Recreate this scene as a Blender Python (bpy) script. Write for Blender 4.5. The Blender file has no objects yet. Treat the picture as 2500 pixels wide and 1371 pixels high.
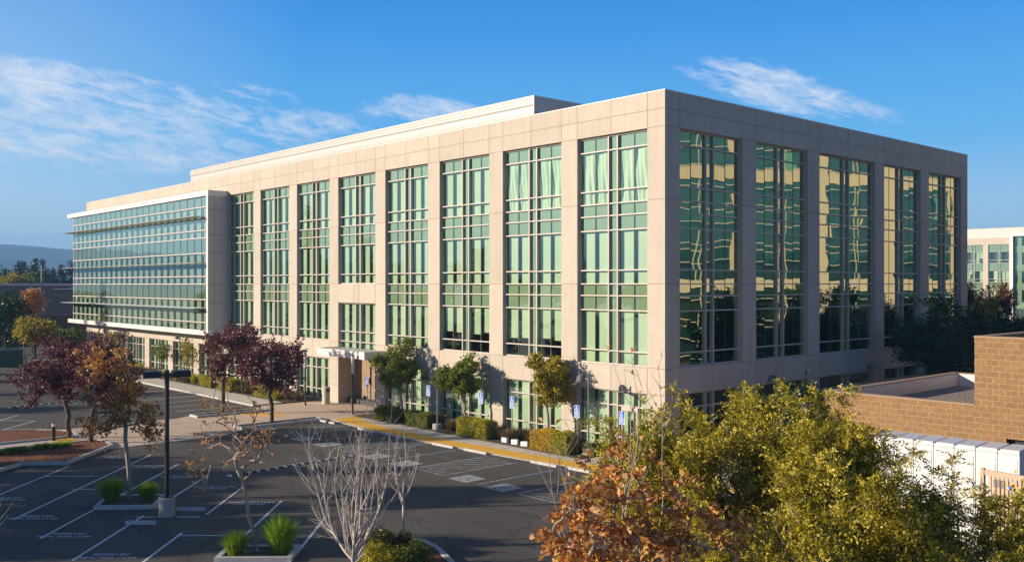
import bpy, math, random
import numpy as np
from mathutils import Vector, Matrix
R_ = math.radians
SC = bpy.context.scene
COL = SC.collection

# ------------------------------------------------------------------ camera, sky, sun, exposure
FPX, EYE, HY = 2293.5, 8.9, 694.0            # focal length in px of a 2500 px frame, camera height, horizon row
CX, CY = 30.11, -37.267
RIGHT = (.6667, .7453); FWD = (-.7453, .6667)
cam = bpy.data.cameras.new('camera'); camo = bpy.data.objects.new('camera', cam); COL.objects.link(camo)
camo.location = (CX, CY, EYE)
camo.rotation_euler = (R_(90), 0, math.atan2(-FWD[0], FWD[1]))
cam.sensor_width = 36; cam.lens = 36 * FPX / 2500
cam.shift_y = (HY - 685.5) / 2500
cam.clip_end = 20000; cam.clip_start = .1
SC.camera = camo

SUN_EL = R_(15.5); TRAV = Vector((.568, .823, 0)).normalized()
w = bpy.data.worlds.new('World'); SC.world = w; w.use_nodes = True
nt = w.node_tree; nt.nodes.clear()
def N(t, typ, **kw):
    n = t.nodes.new(typ)
    for k, v in kw.items():
        if k == 'op': n.operation = v
        elif k == 'inp':
            for i, x in v.items(): n.inputs[i].default_value = x
        else: setattr(n, k, v)
    return n
def build_world():
    L = nt.links.new
    out = N(nt, 'ShaderNodeOutputWorld'); bg = N(nt, 'ShaderNodeBackground'); bg.inputs[1].default_value = .105
    sky = N(nt, 'ShaderNodeTexSky', sky_type='NISHITA', sun_disc=False)
    sky.sun_elevation = SUN_EL; sky.sun_rotation = math.atan2(-TRAV.x, -TRAV.y) % (2 * math.pi)
    sky.air_density = 1.25; sky.dust_density = .35; sky.ozone_density = 3.2; sky.altitude = 30
    # clear autumn blue: the physical sky blended with a measured zenith-to-horizon blue
    tcs = N(nt, 'ShaderNodeTexCoord'); sz = N(nt, 'ShaderNodeSeparateXYZ'); L(tcs.outputs['Generated'], sz.inputs[0])
    cr = N(nt, 'ShaderNodeValToRGB'); e = cr.color_ramp.elements
    for i, (p_, c_) in enumerate(((0, (.56, .76, .93)), (.055, (.46, .70, .93)), (.14, (.085, .44, .88)), (.27, (.0, .25, .76)), (.45, (.006, .075, .32)), (1, (.002, .02, .11)))):
        el = e[0] if i == 0 else (e[1] if i == 1 else e.new(p_)); el.position = p_; el.color = (*c_, 1)
    L(sz.outputs[2], cr.inputs[0])
    sc_ = N(nt, 'ShaderNodeVectorMath', op='SCALE'); sc_.inputs['Scale'].default_value = 6.1; L(cr.outputs[0], sc_.inputs[0])
    hs = N(nt, 'ShaderNodeMixRGB'); hs.inputs[0].default_value = .92; L(sky.outputs[0], hs.inputs[1]); L(sc_.outputs[0], hs.inputs[2])
    # the sky is paler towards the sun
    ds = N(nt, 'ShaderNodeVectorMath', op='DOT_PRODUCT'); ds.inputs[1].default_value = (-TRAV.x, -TRAV.y, .25); L(tcs.outputs['Generated'], ds.inputs[0])
    m0 = N(nt, 'ShaderNodeMapRange', inp={1: .15, 2: .9, 3: 0, 4: .85}); L(ds.outputs['Value'], m0.inputs[0])
    hs2 = N(nt, 'ShaderNodeMixRGB'); hs2.inputs[2].default_value = (5.6, 6.0, 5.7, 1); lo = N(nt, 'ShaderNodeMapRange', inp={1: .05, 2: .5, 3: 1, 4: .0}); L(sz.outputs[2], lo.inputs[0]); ml = N(nt, 'ShaderNodeMath', op='MULTIPLY'); L(m0.outputs[0], ml.inputs[0]); L(lo.outputs[0], ml.inputs[1])
    L(ml.outputs[0], hs2.inputs[0]); L(hs.outputs[0], hs2.inputs[1]); hs = hs2
    # thin high cloud, laid out on a plane of sky directions (fixed in the world)
    tc = N(nt, 'ShaderNodeTexCoord')
    def dot(v):
        d = N(nt, 'ShaderNodeVectorMath', op='DOT_PRODUCT'); d.inputs[1].default_value = v
        L(tc.outputs['Generated'], d.inputs[0]); return d.outputs['Value']
    def M(op, a, b=None, c=None):
        m = N(nt, 'ShaderNodeMath', op=op)
        for i, x in enumerate((a, b, c)):
            if x is None: continue
            if isinstance(x, (int, float)): m.inputs[i].default_value = x
            else: L(x, m.inputs[i])
        return m.outputs[0]
    f = M('MAXIMUM', dot((FWD[0], FWD[1], 0)), .05)
    a = M('DIVIDE', dot((RIGHT[0], RIGHT[1], 0)), f); b = M('DIVIDE', dot((0, 0, 1)), f)
    def comb(x, y):
        c = N(nt, 'ShaderNodeCombineXYZ')
        for i, s in ((0, x), (1, y)): L(s, c.inputs[i])
        return c.outputs[0]
    # streaks run slightly downhill to the right
    b2 = M('ADD', b, M('MULTIPLY', a, .22))
    def noise(sx, sy, scale, det, rough, dist, off=0):
        n = N(nt, 'ShaderNodeTexNoise', inp={'Scale': scale, 'Detail': det, 'Roughness': rough, 'Distortion': dist})
        L(comb(M('ADD', M('MULTIPLY', a, sx), off), M('MULTIPLY', b2, sy)), n.inputs['Vector']); return n.outputs['Fac']
    fine = noise(1, 2.6, 34, 10, .74, .6)
    mid = noise(1, 4.6, 10, 7, .66, 1.1, 7)
    big = noise(1, 2.4, 4.2, 3, .5, .6, 3)
    def ell(px, py, rx, ry, tilt):
        u0, v0 = (px - 1250) / FPX, (HY - py) / FPX
        da = M('SUBTRACT', a, u0); db = M('SUBTRACT', M('ADD', b, M('MULTIPLY', M('SUBTRACT', a, u0), tilt)), v0)
        q = M('ADD', M('POWER', M('ABSOLUTE', M('DIVIDE', da, rx / FPX)), 2), M('POWER', M('ABSOLUTE', M('DIVIDE', db, ry / FPX)), 2))
        return M('MAXIMUM', M('SUBTRACT', 1, q), 0)
    cov = None
    for e, wt in ((ell(40, 190, 520, 60, .12), 1.05), (ell(430, 262, 360, 56, .22), .9), (ell(230, 305, 600, 95, .12), .72), (ell(60, 350, 460, 70, .10), .95), (ell(420, 385, 350, 52, .13), 1.0),
                  (ell(720, 335, 170, 64, .36), .9), (ell(680, 290, 190, 40, .1), .6), (ell(1900, 218, 235, 66, .26), 1.0), (ell(1030, 268, 185, 40, .1), .88), (ell(620, 225, 130, 30, .2), .55), (ell(860, 305, 140, 34, .1), .55),
                  (ell(1740, 180, 110, 30, .2), .5), (ell(2080, 265, 150, 32, .2), .55)):
        x = M('MULTIPLY', M('POWER', e, .8), wt); cov = x if cov is None else M('MAXIMUM', cov, x)
    ns = M('ADD', M('ADD', M('MULTIPLY', fine, 1.0), M('MULTIPLY', mid, 1.0)), M('MULTIPLY', big, .35))
    dens = M('MULTIPLY', M('MAXIMUM', M('SUBTRACT', M('ADD', M('MULTIPLY', ns, 2.3), M('MULTIPLY', cov, .8)), 2.90), 0), M('MINIMUM', M('MULTIPLY', cov, 2.2), 1))
    dens = M('MULTIPLY', M('MINIMUM', dens, 1), .8)
    front = M('GREATER_THAN', dot((FWD[0], FWD[1], 0)), .1)
    dens = M('MULTIPLY', dens, front)
    mx = N(nt, 'ShaderNodeMixRGB'); mx.inputs[2].default_value = (5.2, 5.2, 5.5, 1)
    L(dens, mx.inputs[0]); L(hs.outputs[0], mx.inputs[1])
    L(mx.outputs[0], bg.inputs[0]); L(bg.outputs[0], out.inputs[0])
build_world()
sl = bpy.data.lights.new('sun', 'SUN'); slo = bpy.data.objects.new('sun', sl); COL.objects.link(slo)
sl.energy = 4.85; sl.angle = R_(.55); sl.color = (1, .86, .67)
sdir = Vector((TRAV.x * math.cos(SUN_EL), TRAV.y * math.cos(SUN_EL), -math.sin(SUN_EL)))
slo.rotation_euler = sdir.to_track_quat('-Z', 'Y').to_euler(); slo.location = (-40, -60, 60)
SC.view_settings.view_transform = 'Standard'; SC.view_settings.look = 'None'
SC.view_settings.exposure = .82; SC.view_settings.gamma = 1
cy = SC.cycles
cy.max_bounces = 10; cy.diffuse_bounces = 3; cy.glossy_bounces = 4; cy.transparent_max_bounces = 16; cy.transmission_bounces = 4
cy.caustics_reflective = False; cy.caustics_refractive = False; cy.sample_clamp_indirect = 6; cy.use_denoising = True

# ------------------------------------------------------------------ helpers
def P(px, py, z=0):                          # point of height z seen at a pixel of the photograph
    Z = FPX * (EYE - z) / (py - HY); X = (px - 1250) / FPX * Z
    return (CX + X * RIGHT[0] + Z * FWD[0], CY + X * RIGHT[1] + Z * FWD[1])
def D(px, Z):                                # plan position at depth Z along a pixel column
    X = (px - 1250) / FPX * Z
    return (CX + X * RIGHT[0] + Z * FWD[0], CY + X * RIGHT[1] + Z * FWD[1])
def HZ(py, Z): return EYE - (py - HY) * Z / FPX

class Frame:
    def __init__(s, ox=0, oy=0, u=(1, 0), n=(0, -1)): s.ox, s.oy, s.u, s.n = ox, oy, u, n; s.flip = (u[0] * n[1] - u[1] * n[0]) < 0
    def __call__(s, u, n, z): return (s.ox + u * s.u[0] + n * s.n[0], s.oy + u * s.u[1] + n * s.n[1], z)
WORLD = Frame(0, 0, (1, 0), (0, 1)); LEFT = Frame(0, 0, (-1, 0), (0, -1)); RGHT = Frame(0, 0, (0, 1), (1, 0))

class MB:
    def __init__(s, fr=WORLD): s.v = []; s.f = []; s.fr = fr
    def _add(s, vs, fs):
        k = len(s.v); s.v += [s.fr(*p) for p in vs]
        for f in fs:
            f = [k + i for i in f]
            s.f.append(f[::-1] if s.fr.flip else f)
        return s
    def box(s, a0, a1, b0, b1, c0, c1):
        a0, a1 = min(a0, a1), max(a0, a1); b0, b1 = min(b0, b1), max(b0, b1); c0, c1 = min(c0, c1), max(c0, c1)
        vs = [(x, y, z) for z in (c0, c1) for y in (b0, b1) for x in (a0, a1)]
        return s._add(vs, [(0, 2, 3, 1), (4, 5, 7, 6), (0, 1, 5, 4), (2, 6, 7, 3), (0, 4, 6, 2), (1, 3, 7, 5)])
    def quad(s, *p): return s._add(p, [tuple(range(len(p)))])
    def pane(s, u0, u1, n, z0, z1): return s._add([(u0, n, z0), (u0, n, z1), (u1, n, z1), (u1, n, z0)], [(0, 1, 2, 3)])   # faces outwards
    def prism(s, poly, z0, z1, top_only=False):
        ar = sum(poly[i][0] * poly[(i + 1) % len(poly)][1] - poly[(i + 1) % len(poly)][0] * poly[i][1] for i in range(len(poly)))
        if ar < 0: poly = poly[::-1]
        n = len(poly)
        vs = [(x, y, z0) for x, y in poly] + [(x, y, z1) for x, y in poly]
        fs = [tuple(range(n, 2 * n))]
        if not top_only: fs += [tuple(range(n))[::-1]] + [(i, (i + 1) % n, n + (i + 1) % n, n + i) for i in range(n)]
        return s._add(vs, fs)
    def cyl(s, x, y, z0, z1, r0, r1=None, n=16):
        r1 = r0 if r1 is None else r1
        vs = [(x + r0 * math.cos(2 * math.pi * i / n), y + r0 * math.sin(2 * math.pi * i / n), z0) for i in range(n)]
        vs += [(x + r1 * math.cos(2 * math.pi * i / n), y + r1 * math.sin(2 * math.pi * i / n), z1) for i in range(n)]
        return s._add(vs, [tuple(range(n))[::-1], tuple(range(n, 2 * n))] + [(i, (i + 1) % n, n + (i + 1) % n, n + i) for i in range(n)])
    def lathe(s, x, y, prof, n=16):                      # prof: list of (r, z)
        vs = []; fs = []
        for r, z in prof: vs += [(x + r * math.cos(2 * math.pi * i / n), y + r * math.sin(2 * math.pi * i / n), z) for i in range(n)]
        for k in range(len(prof) - 1):
            for i in range(n): fs.append((k * n + i, k * n + (i + 1) % n, (k + 1) * n + (i + 1) % n, (k + 1) * n + i))
        return s._add(vs, fs)
    def tube(s, pts, r, n=8):
        pts = [Vector(p) for p in pts]; vs = []; fs = []
        for i, p in enumerate(pts):
            d = (pts[min(i + 1, len(pts) - 1)] - pts[max(i - 1, 0)]).normalized()
            a = d.orthogonal().normalized(); b = d.cross(a)
            rr = r[i] if isinstance(r, (list, tuple)) else r
            vs += [tuple(p + a * (rr * math.cos(2 * math.pi * k / n)) + b * (rr * math.sin(2 * math.pi * k / n))) for k in range(n)]
        for i in range(len(pts) - 1):
            for k in range(n): fs.append((i * n + k, i * n + (k + 1) % n, (i + 1) * n + (k + 1) % n, (i + 1) * n + k))
        fs += [tuple(range(n))[::-1], tuple(range((len(pts) - 1) * n, len(pts) * n))]
        return s._add(vs, fs)
    def build(s, name, mat, parent=None, smooth=False, bevel=0):
        me = bpy.data.meshes.new(name); me.from_pydata(s.v, [], s.f); me.update()
        return link(name, me, mat, parent, smooth, bevel)
def link(name, me, mat, parent=None, smooth=False, bevel=0):
    o = bpy.data.objects.new(name, me); COL.objects.link(o)
    if mat is not None:
        for m in (mat if isinstance(mat, (list, tuple)) else [mat]): me.materials.append(m)
    if smooth: me.polygons.foreach_set('use_smooth', [True] * len(me.polygons))
    if parent is not None:
        o.parent = parent; o.matrix_parent_inverse = Matrix.Translation(-Vector(parent.location))
        if parent.parent is not None: o.matrix_parent_inverse = (parent.matrix_parent_inverse and Matrix.Identity(4))
    if bevel:
        b = o.modifiers.new('bevel', 'BEVEL'); b.width = bevel; b.segments = 2; b.limit_method = 'ANGLE'
    return o
def tag(o, label=None, cat=None, group=None, kind=None):
    for k, v in (('label', label), ('category', cat), ('group', group), ('kind', kind)):
        if v: o[k] = v
    return o
def thing(name, label, cat, group=None, loc=(0, 0, 0)):
    o = bpy.data.objects.new(name, None); COL.objects.link(o); o.location = loc; o.empty_display_size = .3
    return tag(o, label, cat, group)
def local(me_o):                              # part built in its thing's own coordinates
    me_o.matrix_parent_inverse = Matrix.Identity(4); return me_o
def dup(root, loc, rz, label, group=None):
    r = root.copy(); COL.objects.link(r); r.location = loc; r.rotation_euler = (0, 0, rz)
    if label: r['label'] = label
    if group: r['group'] = group
    for ch in list(root.children):
        c = ch.copy(); COL.objects.link(c); c.parent = r
        for g in list(ch.children):
            d = g.copy(); COL.objects.link(d); d.parent = c
    return r
def fast_mesh(name, V, F):                    # V (n,3); F (m,k) of equal size
    me = bpy.data.meshes.new(name); k = F.shape[1]
    me.vertices.add(len(V)); me.vertices.foreach_set('co', np.ascontiguousarray(V, dtype=np.float32).ravel())
    me.loops.add(F.size); me.loops.foreach_set('vertex_index', np.ascontiguousarray(F, dtype=np.int32).ravel())
    me.polygons.add(len(F)); me.polygons.foreach_set('loop_start', np.arange(0, F.size, k, dtype=np.int32))
    me.polygons.foreach_set('loop_total', np.full(len(F), k, dtype=np.int32)); me.update(calc_edges=True)
    return me

# ------------------------------------------------------------------ materials
MATS = {}
def new_mat(name):
    m = bpy.data.materials.new(name); m.use_nodes = True; t = m.node_tree; t.nodes.clear()
    o = N(t, 'ShaderNodeOutputMaterial'); return m, t, o
def pmat(name, col, rough=.7, col2=None, scale=6, detail=4, bump=0, bscale=40, metal=0, spec=.5, coords='Object', stretch=None, island=0, contrast=(.3, .7)):
    m, t, o = new_mat(name); L = t.links.new
    p = N(t, 'ShaderNodeBsdfPrincipled'); p.inputs['Roughness'].default_value = rough; p.inputs['Metallic'].default_value = metal
    p.inputs['Specular IOR Level'].default_value = spec
    tc = N(t, 'ShaderNodeTexCoord'); vec = tc.outputs[coords]
    if stretch:
        mp = N(t, 'ShaderNodeMapping'); mp.inputs['Scale'].default_value = stretch; L(vec, mp.inputs[0]); vec = mp.outputs[0]
    c = None
    if col2 is not None:
        n = N(t, 'ShaderNodeTexNoise', inp={'Scale': scale, 'Detail': detail, 'Roughness': .6}); L(vec, n.inputs['Vector'])
        r = N(t, 'ShaderNodeMapRange', inp={1: contrast[0], 2: contrast[1]}); L(n.outputs['Fac'], r.inputs[0])
        mx = N(t, 'ShaderNodeMixRGB', inp={1: (*col, 1), 2: (*col2, 1)}); L(r.outputs[0], mx.inputs[0]); c = mx.outputs[0]
    if island:
        g = N(t, 'ShaderNodeNewGeometry'); r = N(t, 'ShaderNodeMapRange', inp={3: 1 - island, 4: 1 + island}); L(g.outputs['Random Per Island'], r.inputs[0])
        mu = N(t, 'ShaderNodeMixRGB', blend_type='MULTIPLY', inp={0: 1})
        if c is None: mu.inputs[1].default_value = (*col, 1)
        else: L(c, mu.inputs[1])
        L(r.outputs[0], mu.inputs[2]); c = mu.outputs[0]
    if c is None: p.inputs['Base Color'].default_value = (*col, 1)
    else: L(c, p.inputs['Base Color'])
    if bump:
        n2 = N(t, 'ShaderNodeTexNoise', inp={'Scale': bscale, 'Detail': 3}); L(vec, n2.inputs['Vector'])
        b = N(t, 'ShaderNodeBump', inp={'Strength': bump, 'Distance': .05}); L(n2.outputs['Fac'], b.inputs['Height']); L(b.outputs[0], p.inputs['Normal'])
    L(p.outputs[0], o.inputs[0]); MATS[name] = m; return m
def leaf_mat(name, cols, trans=.3, gloss=.06, rough=.35):
    m, t, o = new_mat(name); L = t.links.new
    g = N(t, 'ShaderNodeNewGeometry'); cr = N(t, 'ShaderNodeValToRGB'); e = cr.color_ramp.elements
    for i, c in enumerate(cols):
        x = i / max(1, len(cols) - 1)
        el = e[i] if i < 2 and len(cols) >= 2 and i == 0 else (e[-1] if i == len(cols) - 1 else e.new(x))
        el.position = x; el.color = (*c, 1)
    L(g.outputs['Random Per Island'], cr.inputs[0])
    d = N(t, 'ShaderNodeBsdfDiffuse'); tr = N(t, 'ShaderNodeBsdfTranslucent'); gl = N(t, 'ShaderNodeBsdfGlossy'); gl.inputs['Roughness'].default_value = rough
    L(cr.outputs[0], d.inputs[0]); L(cr.outputs[0], tr.inputs[0])
    m1 = N(t, 'ShaderNodeMixShader'); m1.inputs[0].default_value = trans; L(d.outputs[0], m1.inputs[1]); L(tr.outputs[0], m1.inputs[2])
    m2 = N(t, 'ShaderNodeMixShader'); m2.inputs[0].default_value = gloss; L(m1.outputs[0], m2.inputs[1]); L(gl.outputs[0], m2.inputs[2])
    L(m2.outputs[0], o.inputs[0]); MATS[name] = m; return m
def glass_mat(name, tint, refl, base, wav, wscale, tilt, refl_max=1.0):
    """coated green glass: sharp tinted reflection over a tinted see-through body, each pane very slightly out of true"""
    m, t, o = new_mat(name); L = t.links.new
    geo = N(t, 'ShaderNodeNewGeometry'); tc = N(t, 'ShaderNodeTexCoord')
    n = N(t, 'ShaderNodeTexNoise', inp={'Scale': wscale, 'Detail': 1.0, 'Roughness': .4})
    rnd = N(t, 'ShaderNodeVectorMath', op='SCALE'); wn = N(t, 'ShaderNodeTexWhiteNoise', noise_dimensions='1D')
    L(geo.outputs['Random Per Island'], wn.inputs['W'])
    off = N(t, 'ShaderNodeVectorMath', op='SCALE'); off.inputs['Scale'].default_value = 30; L(wn.outputs['Color'], off.inputs[0])
    ad = N(t, 'ShaderNodeVectorMath', op='ADD'); L(tc.outputs['Object'], ad.inputs[0]); L(off.outputs[0], ad.inputs[1]); L(ad.outputs[0], n.inputs['Vector'])
    sb = N(t, 'ShaderNodeVectorMath', op='SUBTRACT'); sb.inputs[1].default_value = (.5, .5, .5); L(n.outputs['Color'], sb.inputs[0])
    s1 = N(t, 'ShaderNodeVectorMath', op='SCALE'); s1.inputs['Scale'].default_value = wav; L(sb.outputs[0], s1.inputs[0])
    sb2 = N(t, 'ShaderNodeVectorMath', op='SUBTRACT'); sb2.inputs[1].default_value = (.5, .5, .5); L(wn.outputs['Color'], sb2.inputs[0])
    s2 = N(t, 'ShaderNodeVectorMath', op='SCALE'); s2.inputs['Scale'].default_value = tilt; L(sb2.outputs[0], s2.inputs[0])
    a1 = N(t, 'ShaderNodeVectorMath', op='ADD'); L(s1.outputs[0], a1.inputs[0]); L(s2.outputs[0], a1.inputs[1])
    a2 = N(t, 'ShaderNodeVectorMath', op='ADD'); L(geo.outputs['Normal'], a2.inputs[0]); L(a1.outputs[0], a2.inputs[1])
    nm = N(t, 'ShaderNodeVectorMath', op='NORMALIZE'); L(a2.outputs[0], nm.inputs[0])
    gl = N(t, 'ShaderNodeBsdfGlossy'); gl.inputs['Roughness'].default_value = 0; gl.inputs[0].default_value = (*refl, 1); L(nm.outputs[0], gl.inputs['Normal'])
    tr = N(t, 'ShaderNodeBsdfTransparent'); tr.inputs[0].default_value = (*tint, 1)
    fr = N(t, 'ShaderNodeFresnel'); fr.inputs[0].default_value = 1.52
    ma = N(t, 'ShaderNodeMath', op='MULTIPLY_ADD'); ma.inputs[1].default_value = 1 - base; ma.inputs[2].default_value = base; L(fr.outputs[0], ma.inputs[0])
    mi = N(t, 'ShaderNodeMath', op='MINIMUM'); mi.inputs[1].default_value = refl_max; L(ma.outputs[0], mi.inputs[0])
    mx = N(t, 'ShaderNodeMixShader'); L(mi.outputs[0], mx.inputs[0]); L(tr.outputs[0], mx.inputs[1]); L(gl.outputs[0], mx.inputs[2])
    L(mx.outputs[0], o.inputs[0]); MATS[name] = m; return m

def concrete_mat():
    m, t, o = new_mat('precast concrete'); L = t.links.new; tc = N(t, 'ShaderNodeTexCoord'); geo = N(t, 'ShaderNodeNewGeometry')
    n1 = N(t, 'ShaderNodeTexNoise', inp={'Scale': 1.1, 'Detail': 7, 'Roughness': .62}); L(tc.outputs['Object'], n1.inputs['Vector'])
    mp = N(t, 'ShaderNodeMapping'); mp.inputs['Scale'].default_value = (3.2, 3.2, .16); L(tc.outputs['Object'], mp.inputs[0])
    n2 = N(t, 'ShaderNodeTexNoise', inp={'Scale': 1.0, 'Detail': 5, 'Roughness': .6}); L(mp.outputs[0], n2.inputs['Vector'])
    n3 = N(t, 'ShaderNodeTexNoise', inp={'Scale': 55, 'Detail': 3}); L(tc.outputs['Object'], n3.inputs['Vector'])
    def rng_(src, a, b, lo, hi):
        r = N(t, 'ShaderNodeMapRange', inp={1: a, 2: b, 3: lo, 4: hi}); L(src, r.inputs[0]); return r.outputs[0]
    c = None
    for f in (rng_(n1.outputs['Fac'], .3, .7, .94, 1.04), rng_(n2.outputs['Fac'], .35, .75, 1.03, .91), rng_(n3.outputs['Fac'], .3, .7, .95, 1.05), rng_(geo.outputs['Random Per Island'], 0, 1, .94, 1.045)):
        mu = N(t, 'ShaderNodeMixRGB', blend_type='MULTIPLY', inp={0: 1})
        if c is None: mu.inputs[1].default_value = (.525, .447, .366, 1)
        else: L(c, mu.inputs[1])
        L(f, mu.inputs[2]); c = mu.outputs[0]
    p = N(t, 'ShaderNodeBsdfPrincipled'); p.inputs['Roughness'].default_value = .78; L(c, p.inputs['Base Color'])
    b = N(t, 'ShaderNodeBump', inp={'Strength': .12, 'Distance': .02}); L(n3.outputs['Fac'], b.inputs['Height']); L(b.outputs[0], p.inputs['Normal']); L(p.outputs[0], o.inputs[0]); return m
concrete = concrete_mat()
joint = pmat('joint sealant', (.30, .21, .14), .8)
white_metal = pmat('white aluminium', (.72, .68, .64), .45, (.68, .64, .60), 2, 3)
box_metal = pmat('grey composite panel', (.52, .48, .46), .5, (.48, .44, .43), .6, 3)
mullion = pmat('tan painted mullion', (.56, .47, .40), .5)
mullion_dark = pmat('dark mullion gasket', (.05, .05, .045), .5)
spandrel = pmat('spandrel backing', (.38, .42, .34), .6, (.35, .39, .32), .8, 2, island=.04)
shade_m = pmat('roller shade', (.86, .87, .78), .9, (.80, .82, .73), .7, 2, island=.07)
fin_m = pmat('shade edge return', (.06, .055, .045), .8)
room_m = pmat('room interior', (.10, .095, .09), .9, (.06, .06, .06), .5, 2)
glass_l = glass_mat('green glass', (.855, 1.0, .85), (.73, .99, .92), .215, .005, .7, .005)
glass_b = glass_mat('green glass of the box', (.88, 1.0, .90), (.76, .99, .94), .44, .004, .6, .004)
glass_d = glass_mat('dark teal glass', (.45, .72, .66), (.55, .95, .95), .22, .004, .6, .004)
glass_r = glass_mat('green glass wavy', (.50, .76, .66), (.95, .95, .64), .56, .012, .6, .008)
roof_m = pmat('roof membrane', (.45, .43, .40), .9)
pent_m = pmat('ribbed metal screen', (.56, .51, .47), .42, (.53, .48, .44), .25, 2)
def asphalt_mat():
    m, t, o = new_mat('worn asphalt'); L = t.links.new; tc = N(t, 'ShaderNodeTexCoord'); V = tc.outputs['Object']
    def noise(sc, det, ro=.6, vec=V, dist=0):
        n = N(t, 'ShaderNodeTexNoise', inp={'Scale': sc, 'Detail': det, 'Roughness': ro, 'Distortion': dist}); L(vec, n.inputs['Vector']); return n.outputs['Fac']
    def mr(src, a, b, lo, hi):
        r = N(t, 'ShaderNodeMapRange', inp={1: a, 2: b, 3: lo, 4: hi}); L(src, r.inputs[0]); return r.outputs[0]
    mp = N(t, 'ShaderNodeMapping'); mp.inputs['Scale'].default_value = (.10, 1.1, 1); L(V, mp.inputs[0])         # tyre-worn lanes along the aisle
    vo = N(t, 'ShaderNodeTexVoronoi', feature='DISTANCE_TO_EDGE', inp={'Scale': .16}); 
    wv = N(t, 'ShaderNodeTexNoise', inp={'Scale': .9, 'Detail': 5}); L(V, wv.inputs['Vector']); ad = N(t, 'ShaderNodeVectorMath', op='ADD'); sc = N(t, 'ShaderNodeVectorMath', op='SCALE'); sc.inputs['Scale'].default_value = 1.1
    L(wv.outputs['Color'], sc.inputs[0]); L(V, ad.inputs[0]); L(sc.outputs[0], ad.inputs[1]); L(ad.outputs[0], vo.inputs['Vector'])
    fs = [mr(noise(.22, 6), .3, .7, .84, 1.16), mr(noise(1.0, 5, .6, mp.outputs[0]), .35, .7, .9, 1.14), mr(noise(38, 3, .7), .3, .7, .72, 1.32), mr(noise(9, 4), .3, .7, .9, 1.1), mr(vo.outputs['Distance'], .0, .012, .62, 1.0), mr(noise(.55, 3, .5), .68, .78, 1.0, .62)]
    c = None
    for f in fs:
        mu = N(t, 'ShaderNodeMixRGB', blend_type='MULTIPLY', inp={0: 1})
        if c is None: mu.inputs[1].default_value = (.110, .097, .084, 1)
        else: L(c, mu.inputs[1])
        L(f, mu.inputs[2]); c = mu.outputs[0]
    p = N(t, 'ShaderNodeBsdfPrincipled'); p.inputs['Roughness'].default_value = .9; p.inputs['Specular IOR Level'].default_value = .2; L(c, p.inputs['Base Color'])
    b = N(t, 'ShaderNodeBump', inp={'Strength': .3, 'Distance': .02}); L(noise(120, 3), b.inputs['Height']); L(b.outputs[0], p.inputs['Normal']); L(p.outputs[0], o.inputs[0]); return m
asphalt = asphalt_mat()
paint = pmat('worn white paint', (.80, .80, .80), .7, (.55, .55, .56), 5, 6, contrast=(.35, .75))
paint_f = pmat('faded white paint', (.55, .55, .55), .8, (.09, .09, .09), 7, 8, contrast=(.38, .68))
paint_b = pmat('blue line paint', (.10, .28, .60), .7, (.30, .42, .55), 3, 5)
yellow = pmat('yellow detectable paving', (.95, .53, .045), .75, (.86, .46, .05), 3, 5, .3, 90)
walk_m = pmat('pavement concrete', (.68, .60, .49), .85, (.58, .51, .42), 1.3, 8, .1, 80)
paver_m = pmat('tan pavers', (.70, .53, .38), .85, (.61, .455, .325), 1.6, 8, .15, 60)
kerb_m = pmat('kerb concrete', (.56, .53, .49), .85, (.44, .42, .40), 4, 6, .15, 50)
bark_mulch = pmat('bark mulch', (.32, .10, .045), .95, (.11, .04, .02), 14, 8, .9, 30)
soil_m = pmat('planting soil', (.10, .07, .045), .95, (.055, .04, .03), 10, 8, .8, 25)
terrain_m = pmat('open ground', (.10, .09, .06), .95, (.06, .075, .04), .02, 6)
black_m = pmat('black painted steel', (.018, .017, .018), .4)
lamp_grey = pmat('grey painted steel', (.16, .155, .15), .5)
post_con = pmat('post base concrete', (.42, .39, .35), .85, (.33, .31, .28), 6, 5, .15, 40)
white_lens = pmat('white lamp lens', (.80, .78, .74), .4)
steel = pmat('galvanised steel', (.50, .50, .50), .35, metal=.6)
sign_blue = pmat('sign blue', (.008, .12, .56), .65, spec=.2)
sign_white = pmat('sign white', (.85, .85, .85), .45)
bin_m = pmat('bin stone', (.62, .56, .49), .8, (.52, .47, .41), 20, 4)
bark_l = pmat('pale bark', (.42, .35, .28), .85, (.26, .21, .17), 9, 6, .3, 40, stretch=(1, 1, .3))
bark_d = pmat('dark bark', (.115, .085, .075), .9, (.06, .045, .04), 9, 6, .3, 40, stretch=(1, 1, .3))
bark_w = pmat('white bark', (.62, .54, .47), .85, (.42, .35, .30), 9, 6)
M_green = leaf_mat('glossy green leaf', [(0.1, 0.14, 0.014), (0.145, 0.195, 0.018), (0.21, 0.245, 0.024), (0.33, 0.31, 0.04)], .32, .03, .5)
M_ylgreen = leaf_mat('yellow green leaf', [(0.14, 0.16, 0.014), (0.26, 0.26, 0.018), (0.44, 0.36, 0.025), (0.75, 0.42, 0.025)], .32, .03, .5)
M_elm = leaf_mat('small olive leaf', [(0.13, 0.135, 0.01), (0.27, 0.245, 0.014), (0.44, 0.36, 0.02), (0.6, 0.47, 0.035), (0.78, 0.62, 0.11)], .38, .03, .45)
M_purple = leaf_mat('purple leaf', [(0.07, 0.02, 0.028), (0.12, 0.028, 0.036), (0.17, 0.044, 0.048), (0.34, 0.13, 0.12)], .24, .05, .5)
M_brown = leaf_mat('dry brown leaf', [(0.24, 0.12, 0.05), (0.42, 0.18, 0.06), (0.52, 0.3, 0.15), (0.72, 0.38, 0.04), (0.58, 0.24, 0.06)], .35, .03, .5)
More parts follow.
